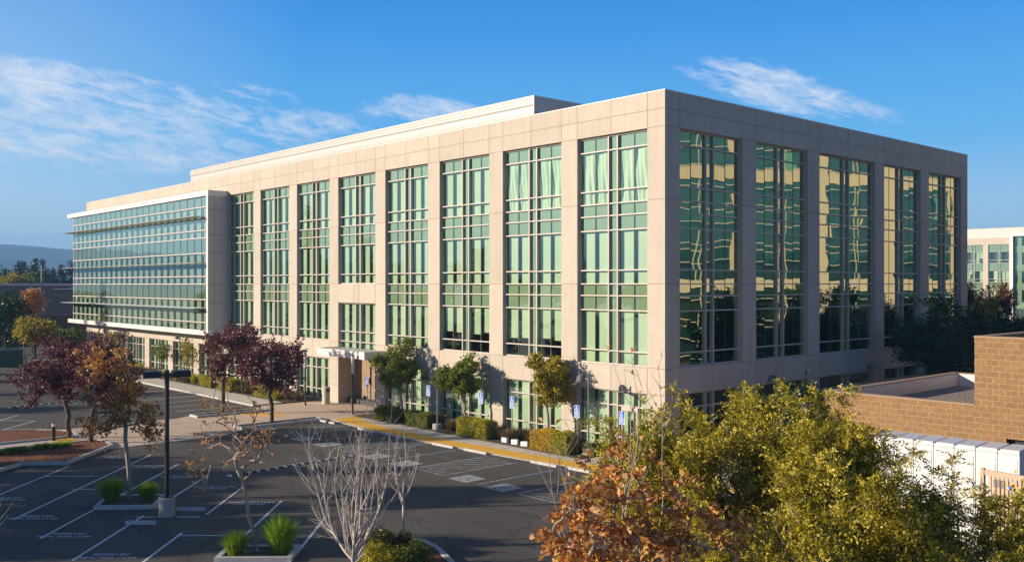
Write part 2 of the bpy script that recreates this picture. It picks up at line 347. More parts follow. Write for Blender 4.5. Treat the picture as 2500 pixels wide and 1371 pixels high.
M_orange = leaf_mat('orange autumn leaf', [(0.36, 0.12, 0.035), (0.56, 0.21, 0.055), (0.72, 0.34, 0.1), (0.72, 0.42, 0.22), (0.8, 0.44, 0.03), (0.4, 0.16, 0.08), (0.68, 0.32, 0.06)], .34, .03, .5)
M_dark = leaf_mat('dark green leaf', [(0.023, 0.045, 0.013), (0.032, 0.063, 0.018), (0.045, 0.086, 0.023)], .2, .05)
M_conif = leaf_mat('conifer foliage', [(.030, .055, .030), (.045, .075, .035), (.07, .085, .04)], .1, .02)
M_rust = leaf_mat('rust leaf', [(.10, .04, .025), (.16, .065, .03), (.14, .10, .03)], .25, .04)
M_shrub = leaf_mat('dark shrub leaf', [(.05, .065, .012), (.09, .10, .015), (.16, .14, .02)], .25, .03)
M_grass = leaf_mat('bright grass blade', [(0.15, 0.27, 0.014), (0.25, 0.4, 0.02), (0.4, 0.5, 0.035)], .38, .04, .5)
M_dry = leaf_mat('dry tuft blade', [(.14, .10, .05), (.22, .15, .065), (.12, .12, .04), (.30, .20, .09)], .3, .03)
M_hedge = leaf_mat('golden hedge leaf', [(0.3, 0.31, 0.016), (0.48, 0.43, 0.02), (0.66, 0.54, 0.03)], .35, .03, .5)
M_hedge_o = leaf_mat('orange hedge leaf', [(0.66, 0.42, 0.016), (0.8, 0.5, 0.025), (0.46, 0.38, 0.022)], .35, .03, .5)

# ------------------------------------------------------------------ setting
def ground_sheets():
    MB().prism([(-9000, -9000), (9000, -9000), (9000, 9000), (-9000, 9000)], -.5, -.02).build('ground', terrain_m)['kind'] = 'structure'
    tag(MB().prism([(-128, -95), (46, -95), (46, 120), (-128, 120)], -.3, 0).build('parking_lot', asphalt), kind='structure')
ground_sheets()

def hills():
    rng = np.random.default_rng(5)
    nA, nR = 360, 10
    ang = np.linspace(0, 2 * math.pi, nA, endpoint=False)
    def ridge(a):
        v = 0
        for k, am, ph in ((2, .25, .6), (3, .25, 2.1), (5, .16, 4.0), (9, .10, 1.0), (17, .05, 2.2), (31, .028, .3), (67, .018, 1.7), (131, .012, .2)): v = v + am * np.sin(k * a + ph)
        return v
    base = ridge(ang)
    lf = np.arctan2(.2, -1.1)                                   # towards the left edge of the view
    d = np.angle(np.exp(1j * (ang - lf)))
    d2 = np.angle(np.exp(1j * (ang - 3.12)))
    H = 42 + 22 * base + 122 * np.exp(-(d2 / .52) ** 2)
    V = []; F = []
    for j in range(nR):
        t = j / (nR - 1); rad = 2300 + 1700 * t
        prof = math.sin(min(t * 1.25, 1) * math.pi / 2) ** 1.3
        rough = np.array([sum(rng.normal(0, 1) * 0 for _ in range(1)) for _ in range(nA)])
        fold = 9 * np.sin(ang * 47 + 5 * t) * prof * (1 - prof) * 4 * .5 + 6 * np.sin(ang * 83 - 9 * t) * prof * (1 - prof) * 3
        z = H * prof + fold - (6 if j == 0 else 0)
        V += [(CX + rad * math.cos(a), CY + rad * math.sin(a), zz) for a, zz in zip(ang, z)]
    for j in range(nR - 1):
        for i in range(nA): F.append((j * nA + i, j * nA + (i + 1) % nA, (j + 1) * nA + (i + 1) % nA, (j + 1) * nA + i))
    me = bpy.data.meshes.new('hills'); me.from_pydata(V, [], F); me.update()
    hm = pmat('wooded hillside', (.040, .060, .060), 1, (.075, .085, .075), .012, 8, spec=.1)
    link('hills', me, hm, smooth=True)['kind'] = 'structure'
hills()
def air():
    o = MB().box(-4600, 4600, -4600, 4600, -1.5, 210).build('haze', None)
    m, t, out = new_mat('distant air'); v = N(t, 'ShaderNodeVolumePrincipled'); v.inputs['Color'].default_value = (.29, .60, 1, 1); v.inputs['Density'].default_value = .00034; v.inputs['Anisotropy'].default_value = .0
    t.links.new(v.outputs[0], out.inputs['Volume']); o.data.materials.append(m); o['kind'] = 'stuff'; o['label'] = 'thin blue air that fades the far hills'
air()

# ------------------------------------------------------------------ main building
F1, F2, F3, FH = 4.63, 8.93, 13.23, 16.9
BLD = thing('office_building', 'large four storey beige concrete office building with green glass and glazed projecting box', 'building')
LB = [(1.15 + 6.24 * k, 6.15 + 6.24 * k) for k in range(14)]
RB = [(1.19, 6.68), (8.03, 13.43), (14.77, 21.7), (22.93, 28.28), (29.56, 34.92)]
LLEN, RLEN, ROOF = 88.45, 36.07, 18.69

def window(fr, u0, u1, z0, z1, parent, glass, bands, rails, shade_low=0, split=True, center_w=.64, seed=0, shades=True, door=None, sub_mid=True, mat_sp=None, drape=False):
    """bands: list of (z0, z1, 'v' vision / 's' spandrel); rails: heights of horizontals"""
    rng = random.Random(seed)
    G = -.27; DEP = .17
    win = MB(fr); W = (u1 - u0)
    mid = (u0 + u1) / 2; c0, c1 = mid - center_w / 2, mid + center_w / 2
    cells = [(u0 + .05, c0, True), (c0, c1, False), (c1, u1 - .05, True)] if split else [(u0 + .05, u1 - .05, True)]
    # frame
    win.box(u0 + .003, u0 + .06, G - .05, G + .06, z0 + .003, z1 - .003); win.box(u1 - .06, u1 - .003, G - .05, G + .06, z0 + .003, z1 - .003)
    win.box(u0 + .06, u1 - .06, G - .05, G + .07, z0 + .003, z0 + .08); win.box(u0 + .06, u1 - .06, G - .05, G + .07, z1 - .08, z1 - .003)
    if split:
        for c in (c0, c1): win.box(c - .035, c + .035, G - .05, G + .13, z0 + .083, z1 - .083)
    rl = win
    for a, b, _ in cells:
        for r in rails: rl.box(a + .045, b - .045, G - .04, G + .10, r - .032, r + .032)
    wobj = win.build('window', mullion, parent)
    pane = MB(fr); sp = MB(fr); fin = MB(fr); sh = MB(fr); thin = MB(fr)
    zs = sorted([z0 + .08] + list(rails) + [z1 - .08])
    for a, b, big in cells:
        m_ = (a + b) / 2
        subs = [(a, m_), (m_, b)] if (big and sub_mid) else [(a, b)]
        for (p, q) in subs:
            for k in range(len(zs) - 1):
                pane.pane(p + .01, q - .01, G, zs[k], zs[k + 1])
        if big and sub_mid: thin.box(m_ - .022, m_ + .022, G - .02, G + .012, z0 + .083, z1 - .083)
        for (za, zb, kd) in bands:
            if kd == 's' or not big: sp.box(a + .02, b - .02, G - .05 - DEP, G - .045, za + (0 if kd == 's' else .002), zb - (0 if kd == 's' else .002))
            else:
                for f in ([a + .02, m_, b - .02] if sub_mid else [a + .02, b - .02]):
                    fin.box(f - .018, f + .018, G - DEP - .02, G - .05, za + .002, zb - .002)
                if shades:
                    for (p, q) in subs:
                        lo = za + (shade_low if shade_low and za == min(x[0] for x in bands if x[2] == 'v') else 0) * rng.uniform(.92, 1.05)
                        if rng.random() < .05 and not shade_low and z1 > 4: lo += rng.choice((.5, .9, 1.3))
                        if drape and zb > 16: continue
                        sh.quad((p + .02, G - DEP, lo), (q - .02, G - DEP, lo), (q - .02, G - DEP, zb), (p + .02, G - DEP, zb))
                        if drape and False: pass
                if drape and zb > 16 and shades:
                    nx, nz = 40, 24
                    for (p, q) in subs:
                        k0 = len(sh.v); ph = rng.uniform(0, 6)
                        for j in range(nz + 1):
                            for i in range(nx + 1):
                                s, t_ = i / nx, j / nz
                                fold = .035 * math.sin(11 * s + 6 * (1 - t_) + ph) * (1 - .5 * t_) + .022 * math.sin(25 * s - 9 * t_ * s + ph) + .03 * math.sin(5 * (s + t_) + ph)
                                sh.v.append(fr(p + .02 + (q - p - .04) * s, G - DEP + .06 + fold, za + (zb - za) * t_))
                        for j in range(nz):
                            for i in range(nx):
                                f4 = [k0 + j * (nx + 1) + i, k0 + j * (nx + 1) + i + 1, k0 + (j + 1) * (nx + 1) + i + 1, k0 + (j + 1) * (nx + 1) + i]
                                sh.f.append(f4[::-1] if fr.flip else f4)
    pane.build('pane', glass, wobj)
    if sp.v: sp.build('spandrel_panel', mat_sp or spandrel, wobj)
    if fin.v: fin.build('shade_frame', fin_m, wobj)
    if sh.v: sh.build('roller_shade', shade_m, wobj, smooth=drape)
    if thin.v: thin.build('muntin', mullion_dark, wobj)
    return wobj

def tall_spec(top=FH):
    rails = [5.37, 7.52, 8.30, F2, F2 + .73, 11.80, 12.58, F3, F3 + .71, 16.09]
    bands = [(F1 + .08, 7.52, 'v'), (7.52, F2, 's'), (F2, 11.80, 'v'), (11.80, F3, 's'), (F3, 16.09, 'v'), (16.09, top - .08, 's')]
    return rails, bands

def main_walls():
    w_ = MB(LEFT)
    def add(fr, bays, length, start):
        m = w_; m.fr = fr
        ends = [start] + [b for _, b in bays]; starts = [a for a, _ in bays] + [length]
        # stacked precast panels: frieze in two courses, pilasters storey by storey
        edges = [start]
        for a, b in bays: edges += [a, (a + b) / 2, b]
        edges.append(length)
        for k in range(len(edges) - 1):
            for z0, z1 in ((16.9, 17.8), (17.8, ROOF)): m.box(edges[k], edges[k + 1], -.5, 0, z0, z1)
        for k in range(len(starts)):
            for z0, z1 in ((-.1, 1.35), (1.35, 3.29), (3.29, F1), (F1, F2), (F2, F3), (F3, 16.9)): m.box(ends[k], starts[k], -.5, 0, z0, z1)
        for k, (a, b) in enumerate(bays):
            mid = (a + b) / 2
            if fr is LEFT and k == 4:
                for p, q in ((a, mid - .32), (mid - .32, mid + .32), (mid + .32, b)): m.box(p, q, -.5, 0, 7.55, F2)
                m.box(a, b, -.5, 0, 3.75, 4.12)
            else:
                for p, q in ((a, mid), (mid, b)): m.box(p, q, -.5, 0, 3.29, F1)
                m.box(a, b, -.5, 0, -.1, .10)
    add(LEFT, LB, LLEN, 0); add(RGHT, RB, RLEN, .5)
    w_.fr = WORLD
    w_.box(-LLEN, 0 - .5, RLEN - .5, RLEN - .002, -.1, ROOF - .002); w_.box(-LLEN + .002, -LLEN + .5, .5, RLEN - .5, -.1, ROOF - .003)
    # entrance recess: side walls and tan stone back wall
    w_.box(-31.6, -31.08, .5, 1.6, -.1, 3.75); w_.box(-26.08, -25.6, .5, 1.6, -.1, 3.75)
    w_.build('wall', concrete, BLD)
    # joints: thin sealant strips 3 mm proud
    j = MB(LEFT)
    def joints(fr, bays, length):
        j.fr = fr; t = .016; e = .003
        def hz(z, a, b): j.box(a, b, -.01, e, z - t, z + t)
        def vt(u, a, b): j.box(u - t, u + t, -.01, e + .001, a, b)
        hz(17.8, .02, length)
        pil = [(0.02, bays[0][0])] + [(bays[k][1], bays[k + 1][0]) for k in range(len(bays) - 1)] + [(bays[-1][1], length)]
        for a, b in pil:
            for z in (1.35, 3.29, F1, F2, F3, 16.9): hz(z, a, b)
        for k, (a, b) in enumerate(bays):
            for u in (a, (a + b) / 2, b): vt(u, 16.9, ROOF)
            if not (fr is LEFT and k == 4):
                for u in (a, (a + b) / 2, b): vt(u, 3.31, F1 - .002)
            else:
                for u in (a, (a + b) / 2 - .32, (a + b) / 2 + .32, b): vt(u, 7.56, F2)
    joints(LEFT, LB, LLEN); joints(RGHT, RB, RLEN)
    j.build('panel_joint', joint, BLD)
    MB().box(-LLEN + .5, -.5, .5, RLEN - .5, 17.4, 17.6).build('roof', roof_m, BLD)
    # parapet cap
    c = MB(); c.box(-LLEN - .02, .02, -.02, .52, ROOF, ROOF + .05); c.box(-.52, .02, .52, RLEN, ROOF, ROOF + .05); c.build('coping', white_metal, BLD)
    # interior: slabs and core walls
    s = MB()
    for z in (-.05, F1 - .6, F2 - .6, F3 - .6): s.box(-LLEN + .6, -.75, .75, RLEN - .6, z, z + .42)
    s.box(-LLEN + .6, -8, 9, 9.2, .4, 17.3); s.box(-8.2, -8, 9.2, RLEN - .6, .4, 17.3)
    s.build('floor_slab', room_m, BLD)
main_walls()

def main_windows():
    R0, B0 = tall_spec()
    for k, (a, b) in enumerate(LB):
        if k < 8 and k != 4:
            window(LEFT, a, b, F1, FH, BLD, glass_l, B0, R0, shade_low={1: .0, 2: 1.15, 3: 0}.get(k, 0) if k != 1 else 1.05, seed=k, drape=(k in (0, 1)))
        if k == 4:
            window(LEFT, a, b, F2, FH, BLD, glass_l, [x for x in B0 if x[0] >= F2 - .01], [x for x in R0 if x > F2 + .1], seed=k)
            window(LEFT, a, b, 4.12, 7.55, BLD, glass_l, [(4.2, 7.47, 'v')], [4.69, 5.42], seed=k)
        else:
            window(LEFT, a, b, .10, 3.29, BLD, glass_l, [(.18, 3.21, 'v')], [.85, 2.5], seed=40 + k, center_w=.64)
    for k, (a, b) in enumerate(RB):
        window(RGHT, a, b, F1, FH, BLD, glass_r, B0, R0, seed=60 + k, shades=False, center_w=.67)
        window(RGHT, a, b, .10, 3.29, BLD, glass_r, [(.18, 3.21, 'v')], [.85, 2.5], seed=80 + k, shades=False, center_w=.67)
    # stacked vertical blinds and desks seen through the shaded side
    rng = random.Random(4); bl = MB(RGHT); ds = MB(RGHT)
    for k, (a, b) in enumerate(RB):
        for f in (F1, F2, F3):
            for q in range(4):
                u = rng.uniform(a + .2, b - .6); wd = rng.uniform(.25, .5)
                if rng.random() < .75: bl.box(u, u + wd, -.83, -.80, f + .1, f + 2.85)
            for q in range(2):
                u = rng.uniform(a + .2, b - 1.8); ds.box(u, u + 1.5, -2.6, -1.9, f + .66, f + .72); ds.box(u + .1, u + .16, -2.5, -2.0, f, f + .66); ds.box(u + 1.3, u + 1.36, -2.5, -2.0, f, f + .66)
                ds.box(u + .5, u + 1.05, -2.3, -2.26, f + .85, f + 1.2); ds.box(u + .45, u + .95, -1.75, -1.7, f + .5, f + 1.05); ds.box(u + .45, u + .95, -1.75, -1.3, f + .45, f + .5)
    bl.build('blind', shade_m, BLD); ds.build('desk', pmat('office furniture', (.45, .45, .43), .6), BLD)
main_windows()

def glass_box():
    Y0, Y1, X0, X1 = 1.84, 1.60, 49.9, 88.7      # u, n in LEFT frame
    top = MB(LEFT); top.box(49.9, 89.68, 0.004, Y0, 16.8, 17.28); top.build('box_cornice', white_metal, BLD)
    bot = MB(LEFT); bot.box(49.9, 89.4, .004, Y0, 4.36, 4.80); bot.build('box_sill', white_metal, BLD)
    sd = MB(LEFT); sd.box(49.9, 50.28, .3, Y0 - .003, 4.80, 16.8); sd.box(49.93, 50.2, .004, .3, 4.80, 16.8); sd.build('box_side', box_metal, BLD)
    fs = MB(LEFT); fs.box(49.92, 50.28, Y0 - .003, Y0 + .012, 4.81, 16.79); fs.build('box_trim', white_metal, BLD)
    jn = MB(LEFT)
    for z in (7.2, 8.93, 11.8, 13.3, 15.6): jn.box(49.892, 49.9, .31, Y0, z - .012, z + .012)
    jn.box(49.892, 49.9, 1.25, 1.27, 4.8, 16.8); jn.build('panel_joint', mullion_dark, BLD)
    w = MB(LEFT); a0, a1 = 50.28, 88.1
    hz = [5.49, 7.54, 8.93, 9.62, 11.70, 13.08, 13.76, 15.85]
    w.box(a1, a1 + .1, 0, Y1, 4.8, 16.8)
    for z in hz: w.box(a0, a1, Y1 - .04, Y1 + .07, z - .045, z + .045)
    wo = w.build('curtain_wall', mullion, BLD)
    pane = MB(LEFT); bar = MB(LEFT); sh = MB(LEFT); fin = MB(LEFT); sp = MB(LEFT)
    n = 24; st = (a1 - a0) / n; zs = [4.8] + hz + [16.8]; dep = .19
    for i in range(n):
        p, q = a0 + i * st, a0 + (i + 1) * st
        for k in range(len(zs) - 1): pane.pane(p + .008, q - .008, Y1, zs[k], zs[k + 1])
        if i: bar.box(p - .016, p + .016, Y1 - .03, Y1 + .01, 4.8, 16.8)
        fin.box(p - .02, p + .02, Y1 - dep, Y1 - .05, 4.82, 16.78)
        for z0, z1 in ((4.82, 7.54), (8.93, 11.7), (13.08, 15.85)):
            sh.quad((p + .02, Y1 - dep, z0), (q - .02, Y1 - dep, z0), (q - .02, Y1 - dep, z1), (p + .02, Y1 - dep, z1))
        for z0, z1 in ((7.54, 8.93), (11.7, 13.08), (15.85, 16.78)): sp.box(p + .02, q - .02, Y1 - dep - .02, Y1 - .06, z0, z1)
    pane.build('pane', glass_b, wo); bar.build('muntin', mullion_dark, wo); sh.build('roller_shade', shade_m, wo); fin.build('shade_frame', fin_m, wo); sp.build('spandrel_panel', spandrel, wo)
    bx = MB(LEFT); bx.box(50.3, 88.0, .02, Y1 - dep - .05, 4.85, 16.75); bx.build('box_core', room_m, BLD)
    for z in (14.95, 10.8, 6.77):
        s = MB(LEFT)
        prof = [(Y1 + .075, z + .02), (Y1 + .12, z + .035), (Y1 + 1.15, z + .03), (Y1 + 1.2, z), (Y1 + 1.15, z - .03), (Y1 + .12, z - .03)]
        ua, ub = 50.7, 88.9; k = len(prof)
        s._add([(ua, a, b) for a, b in prof] + [(ub, a, b) for a, b in prof], [tuple(range(k)), tuple(range(k, 2 * k))[::-1]] + [(i, k + i, k + (i + 1) % k, (i + 1) % k) for i in range(k)])
        s.build('sunshade', white_metal, BLD)
glass_box()

def penthouse():
    b = MB(); x0, x1, y0, y1, z0, z1 = -76.95, -18.16, 8.0, 27.0, 17.6, 22.2
    prof = []; z = z0; k = 0
    while z < z1 - .15:
        big = (abs(z - 19.6) < .16 or abs(z - 21.2) < .16)
        prof += [(0, z), (.05, z + .02), (.05, z + .11), (0, z + .13)] if not big else [(-.05, z), (-.05, z + .13)]
        z += .22
    prof += [(0, z1 - .12), (.06, z1 - .1), (.06, z1)]
    n = len(prof)
    b._add([(x0, y0 - d, z) for d, z in prof] + [(x1 + d * 0, y0 - d, z) for d, z in prof], [(i, n + i, n + i + 1, i + 1) for i in range(n - 1)])
    b._add([(x1 + d, y0, z) for d, z in prof] + [(x1 + d, y1, z) for d, z in prof], [(i, n + i, n + i + 1, i + 1) for i in range(n - 1)])
    b.box(x0, x1 - .06, y0 + .06, y1, z1 - .3, z1 - .01); b.box(x0, x0 + .1, y0 + .07, y1, z0, z1 - .31)
    b.box(x1 - .02, x1 + .07, y0 - .07, y0 + .02, z0, z1 + .004)
    b.build('penthouse', pent_m, BLD)
penthouse()

def entrance():
    c = MB(LEFT); c.box(24.2, 30.4, .004, 2.15, 3.80, 4.24); 
    canopy = c.build('canopy', box_metal, BLD)
    e = MB(LEFT); e.box(24.2, 30.4, 2.15, 2.19, 3.78, 4.30); e.box(24.16, 24.2, .004, 2.19, 3.78, 4.30); e.box(30.4, 30.44, .004, 2.19, 3.78, 4.30); e.build('fascia', white_metal, canopy)
    MB(LEFT).box(28.5, 31.08, -1.6, -1.45, -.05, 3.75).build('stone_panel', pmat('tan stone cladding', (.36, .25, .15), .8, (.26, .18, .11), 3, 6, .3, 30), BLD)
    MB(LEFT).box(28.95, 29.35, -1.449, -1.41, 1.5, 1.95).build('plaque', black_m, BLD)
    d = MB(LEFT)
    for u in (26.1, 27.28, 28.44): d.box(u, u + .07, -1.6, -1.47, .0, 3.2)
    for z in (.03, 1.05, 2.2, 3.14): d.box(26.17, 28.44, -1.59, -1.48, z, z + .07)
    do = d.build('entrance_door', mullion, BLD)
    g = MB(LEFT)
    for u in (26.17, 27.35):
        for z0, z1 in ((.1, 2.2), (2.27, 3.14)): g.pane(u, u + 1.09, -1.53, z0, z1)
    g.build('pane', glass_l, do)
    MB(LEFT).box(26.08, 31.08, -1.6, -.5, 3.75, 4.05).build('soffit', box_metal, BLD)
    # side door in the corner bay
    s = MB(LEFT)
    for u in (1.95, 2.95): s.box(u - .06, u + .06, -.20, -.1, .1, 2.46)
    s.box(2.01, 2.89, -.20, -.1, 2.28, 2.46); s.box(2.01, 2.89, -.19, -.11, .1, .28)
    so = s.build('side_door', mullion, BLD)
    MB(LEFT).tube([(2.1, -.09, .95), (2.1, -.05, .95), (2.1, -.05, 1.25), (2.1, -.09, 1.25)], .015, 6).build('handle', steel, so)
entrance()

# ------------------------------------------------------------------ paving, kerbs, markings
def paving():
    def poly(name, pts, z0, z1, m): o = MB().prism(pts, z0, z1).build(name, m); o['kind'] = 'structure'; return o
    poly('pavement', [(-24.4, -4.75), (-18.6, -5.42), (-13, -5.5), (-5.5, -4.98), (-1.7, -4.6), (3, -4.05), (9, -3.95), (46, -3.95), (46, -6), (62, -6), (62, 1), (9, 1), (9, 3), (.4, 3), (.4, 0), (-3.1, 0), (-3.1, -2.9), (-24.4, -3.0)], -.2, .03, walk_m)
    poly('yellow_strip', [(-23.9, -4.72), (-18.6, -5.36), (-13, -5.44), (-5.5, -4.92), (-1.7, -4.54), (3, -3.99), (6.5, -3.93), (6.5, -2.9), (3, -2.95), (-1.7, -3.42), (-5.5, -3.78), (-13, -4.28), (-18.6, -4.2), (-21, -3.9), (-24.0, -2.95)], 0, .036, yellow)
    poly('flush_kerb', [(-24.4, -4.75), (-18.6, -5.42), (-13, -5.5), (-5.5, -4.98), (-1.7, -4.6), (3, -4.05), (9, -3.95), (9, -4.1), (3, -4.2), (-1.7, -4.75), (-5.5, -5.13), (-13, -5.65), (-18.6, -5.57), (-24.4, -4.9)], -.2, .028, kerb_m)
    poly('planting_bed', [(-24.2, -2.98), (-3.1, -2.88), (-3.1, -.02), (-24.2, -.02)], -.2, .09, soil_m)
    poly('planting_bed', [(-89, -3.35), (-33.5, -3.35), (-33.5, -.02), (-89, -.02)], -.2, .09, soil_m)
    poly('planting_bed', [(.4, 3), (5.2, 3), (5.2, 46), (.4, 46)], -.2, .09, soil_m)
    poly('entrance_paving', [(-31, -20), (-22.4, -20), (-22.4, -13.2), (-23.8, -11.2), (-23.9, -5.3), (-24.4, -4.7), (-24.4, -2.98), (-24.2, -.02), (-26.1, -.02), (-26.1, 1.44), (-31.1, 1.44), (-31.1, -.02), (-33.5, -.02), (-33.5, -5.2), (-31.8, -5.6), (-31.8, -11.2), (-31, -12.5)], -.25, .022, paver_m)
    poly('edge_band', [(-22.52, -20), (-22.3, -20), (-22.3, -13.2), (-22.52, -13.2)], -.2, .03, kerb_m)
    poly('edge_band', [(-31.15, -20), (-30.95, -20), (-30.95, -12.4), (-31.15, -12.4)], -.2, .03, kerb_m)
    poly('pavement', [(-89, -5.55), (-33.5, -5.45), (-33.5, -3.36), (-89, -3.36)], -.2, .13, walk_m)
    poly('kerb', [(-89, -5.75), (-33.5, -5.65), (-33.5, -5.452), (-89, -5.552)], -.2, .14, kerb_m)
    poly('footpath', [(-27.35, -20.0), (-25.5, -20.0), (-25.5, -46), (-27.35, -46)], -.2, .05, walk_m)
    poly('yellow_strip', [(-27.3, -21.2), (-25.55, -21.2), (-25.55, -20.05), (-27.3, -20.05)], -.1, .056, yellow)
    poly('yellow_strip', [(-30.4, -8.4), (-27.8, -7.0), (-27.8, -5.9), (-30.4, -7.1)], -.1, .03, yellow)
    # saw-cut joints across the pavement
    j = MB()
    for x in np.arange(-22, 8, 1.55):
        j.box(x - .008, x + .008, -4.2 - .03 * 0, -2.98, .028, .0335)
    for x in np.arange(-88, -34, 1.6): j.box(x - .008, x + .008, -5.4, -3.4, .12, .1335)
    for y in np.arange(-19.2, -5.5, 1.5): j.box(-30.9, -24.0 if y > -11 else -22.6, y - .01, y + .01, .01, .0255)
    for x in (-28.9, -26.6, -24.6): j.box(x - .01, x + .01, -19.9, -11.3, .01, .0252)
    tag(j.build('saw_cut', pmat('dark saw cut line', (.20, .17, .14), .9)), kind='structure')  # single dark tone for the cut joints
paving()

def islands():
    def island(pts, fill, zf=.12, kw=.18, z=.15):
        c = np.mean(np.array(pts), axis=0); n = len(pts)
        # kerb as a ring of butted segments
        inner = []
        ar = sum(pts[i][0] * pts[(i + 1) % n][1] - pts[(i + 1) % n][0] * pts[i][1] for i in range(n))
        if ar < 0: pts = pts[::-1]
        for i in range(n):
            p0, p, p1 = (Vector(pts[i - 1]), Vector(pts[i]), Vector(pts[(i + 1) % n]))
            d0 = (p - p0).normalized(); d1 = (p1 - p).normalized()
            n0 = Vector((-d0.y, d0.x)); n1 = Vector((-d1.y, d1.x)); b = (n0 + n1).normalized()
            inner.append(p + b * (kw / max(.4, b.dot(n1))))
        m = MB()
        for i in range(n):
            a, b = pts[i], pts[(i + 1) % n]; ia, ib = inner[i], inner[(i + 1) % n]
            m._add([(a[0], a[1], -.2), (b[0], b[1], -.2), (b[0], b[1], z), (a[0], a[1], z), (ia.x, ia.y, z), (ib.x, ib.y, z), (ia.x, ia.y, -.2), (ib.x, ib.y, -.2)],
                   [(0, 1, 2, 3), (3, 2, 5, 4), (4, 5, 7, 6)])
        return m, [(v.x, v.y) for v in inner]
    def make(pts, fill, name, label, cat='planter', zf=.11):
        t = thing(name, label, cat)
        m, inn = island(pts, fill); m.build('kerb', kerb_m, t); MB().prism(inn, -.2, zf).build('bed', fill, t); return t
    make([(-27.45, -19.55), (-27.45, -34), (-42, -34), (-38, -26.5), (-33.4, -23.6), (-31.6, -20.7), (-30.2, -19.6), (-29, -19.3)], bark_mulch, 'mulch_island', 'kerbed island of red bark mulch behind the low bollard light')
    make([(-25.4, -19.2), (-24.3, -19.0), (-22.9, -19.2), (-19.1, -22.7), (-20.4, -24.4), (-17.5, -27.8), (-18.5, -34), (-25.4, -34)], bark_mulch, 'mulch_island', 'kerbed island of red bark mulch edged with green tufts by the angled stalls')
    make([(-25.15, -11.2), (-23.95, -11.2), (-23.95, -5.7), (-24.3, -5.3), (-25.15, -5.3)], soil_m, 'kerbed_strip', 'narrow kerbed strip under the purple tree next to the yellow ramp', 'planter')
    make([(-31.7, -11.2), (-30.5, -11.2), (-30.5, -5.9), (-31.7, -5.9)], soil_m, 'kerbed_strip', 'narrow kerbed strip under the purple tree beside the marked rear stalls', 'planter')
    # two raised planters inside the angled stalls
    def pl(px): return [P(*p) for p in px]
    a = [P(228, 1244), P(380, 1242), P(405, 1213)]; a.append((a[0][0] + a[2][0] - a[1][0], a[0][1] + a[2][1] - a[1][1]))
    make(a, soil_m, 'kerb_planter', 'small kerbed planter with two green grass tufts beside the tall black lamp post')
    b = [P(522, 1372), P(711, 1371), P(736, 1338)]; b.append((b[0][0] + b[2][0] - b[1][0], b[0][1] + b[2][1] - b[1][1]))
    make(b, soil_m, 'kerb_planter', 'small kerbed planter with two green grass tufts nearest the bare white trees')
    arc = [P(*p) for p in ((960, 1316), (1000, 1318), (1040, 1326), (1075, 1345), (1108, 1378), (1130, 1420), (1140, 1480))]
    make([P(900, 1335)] + arc + [P(860, 1500), P(840, 1400)], bark_mulch, 'mulch_island', 'round ended mulch island with a dark shrub at the bottom of the lot')
islands()

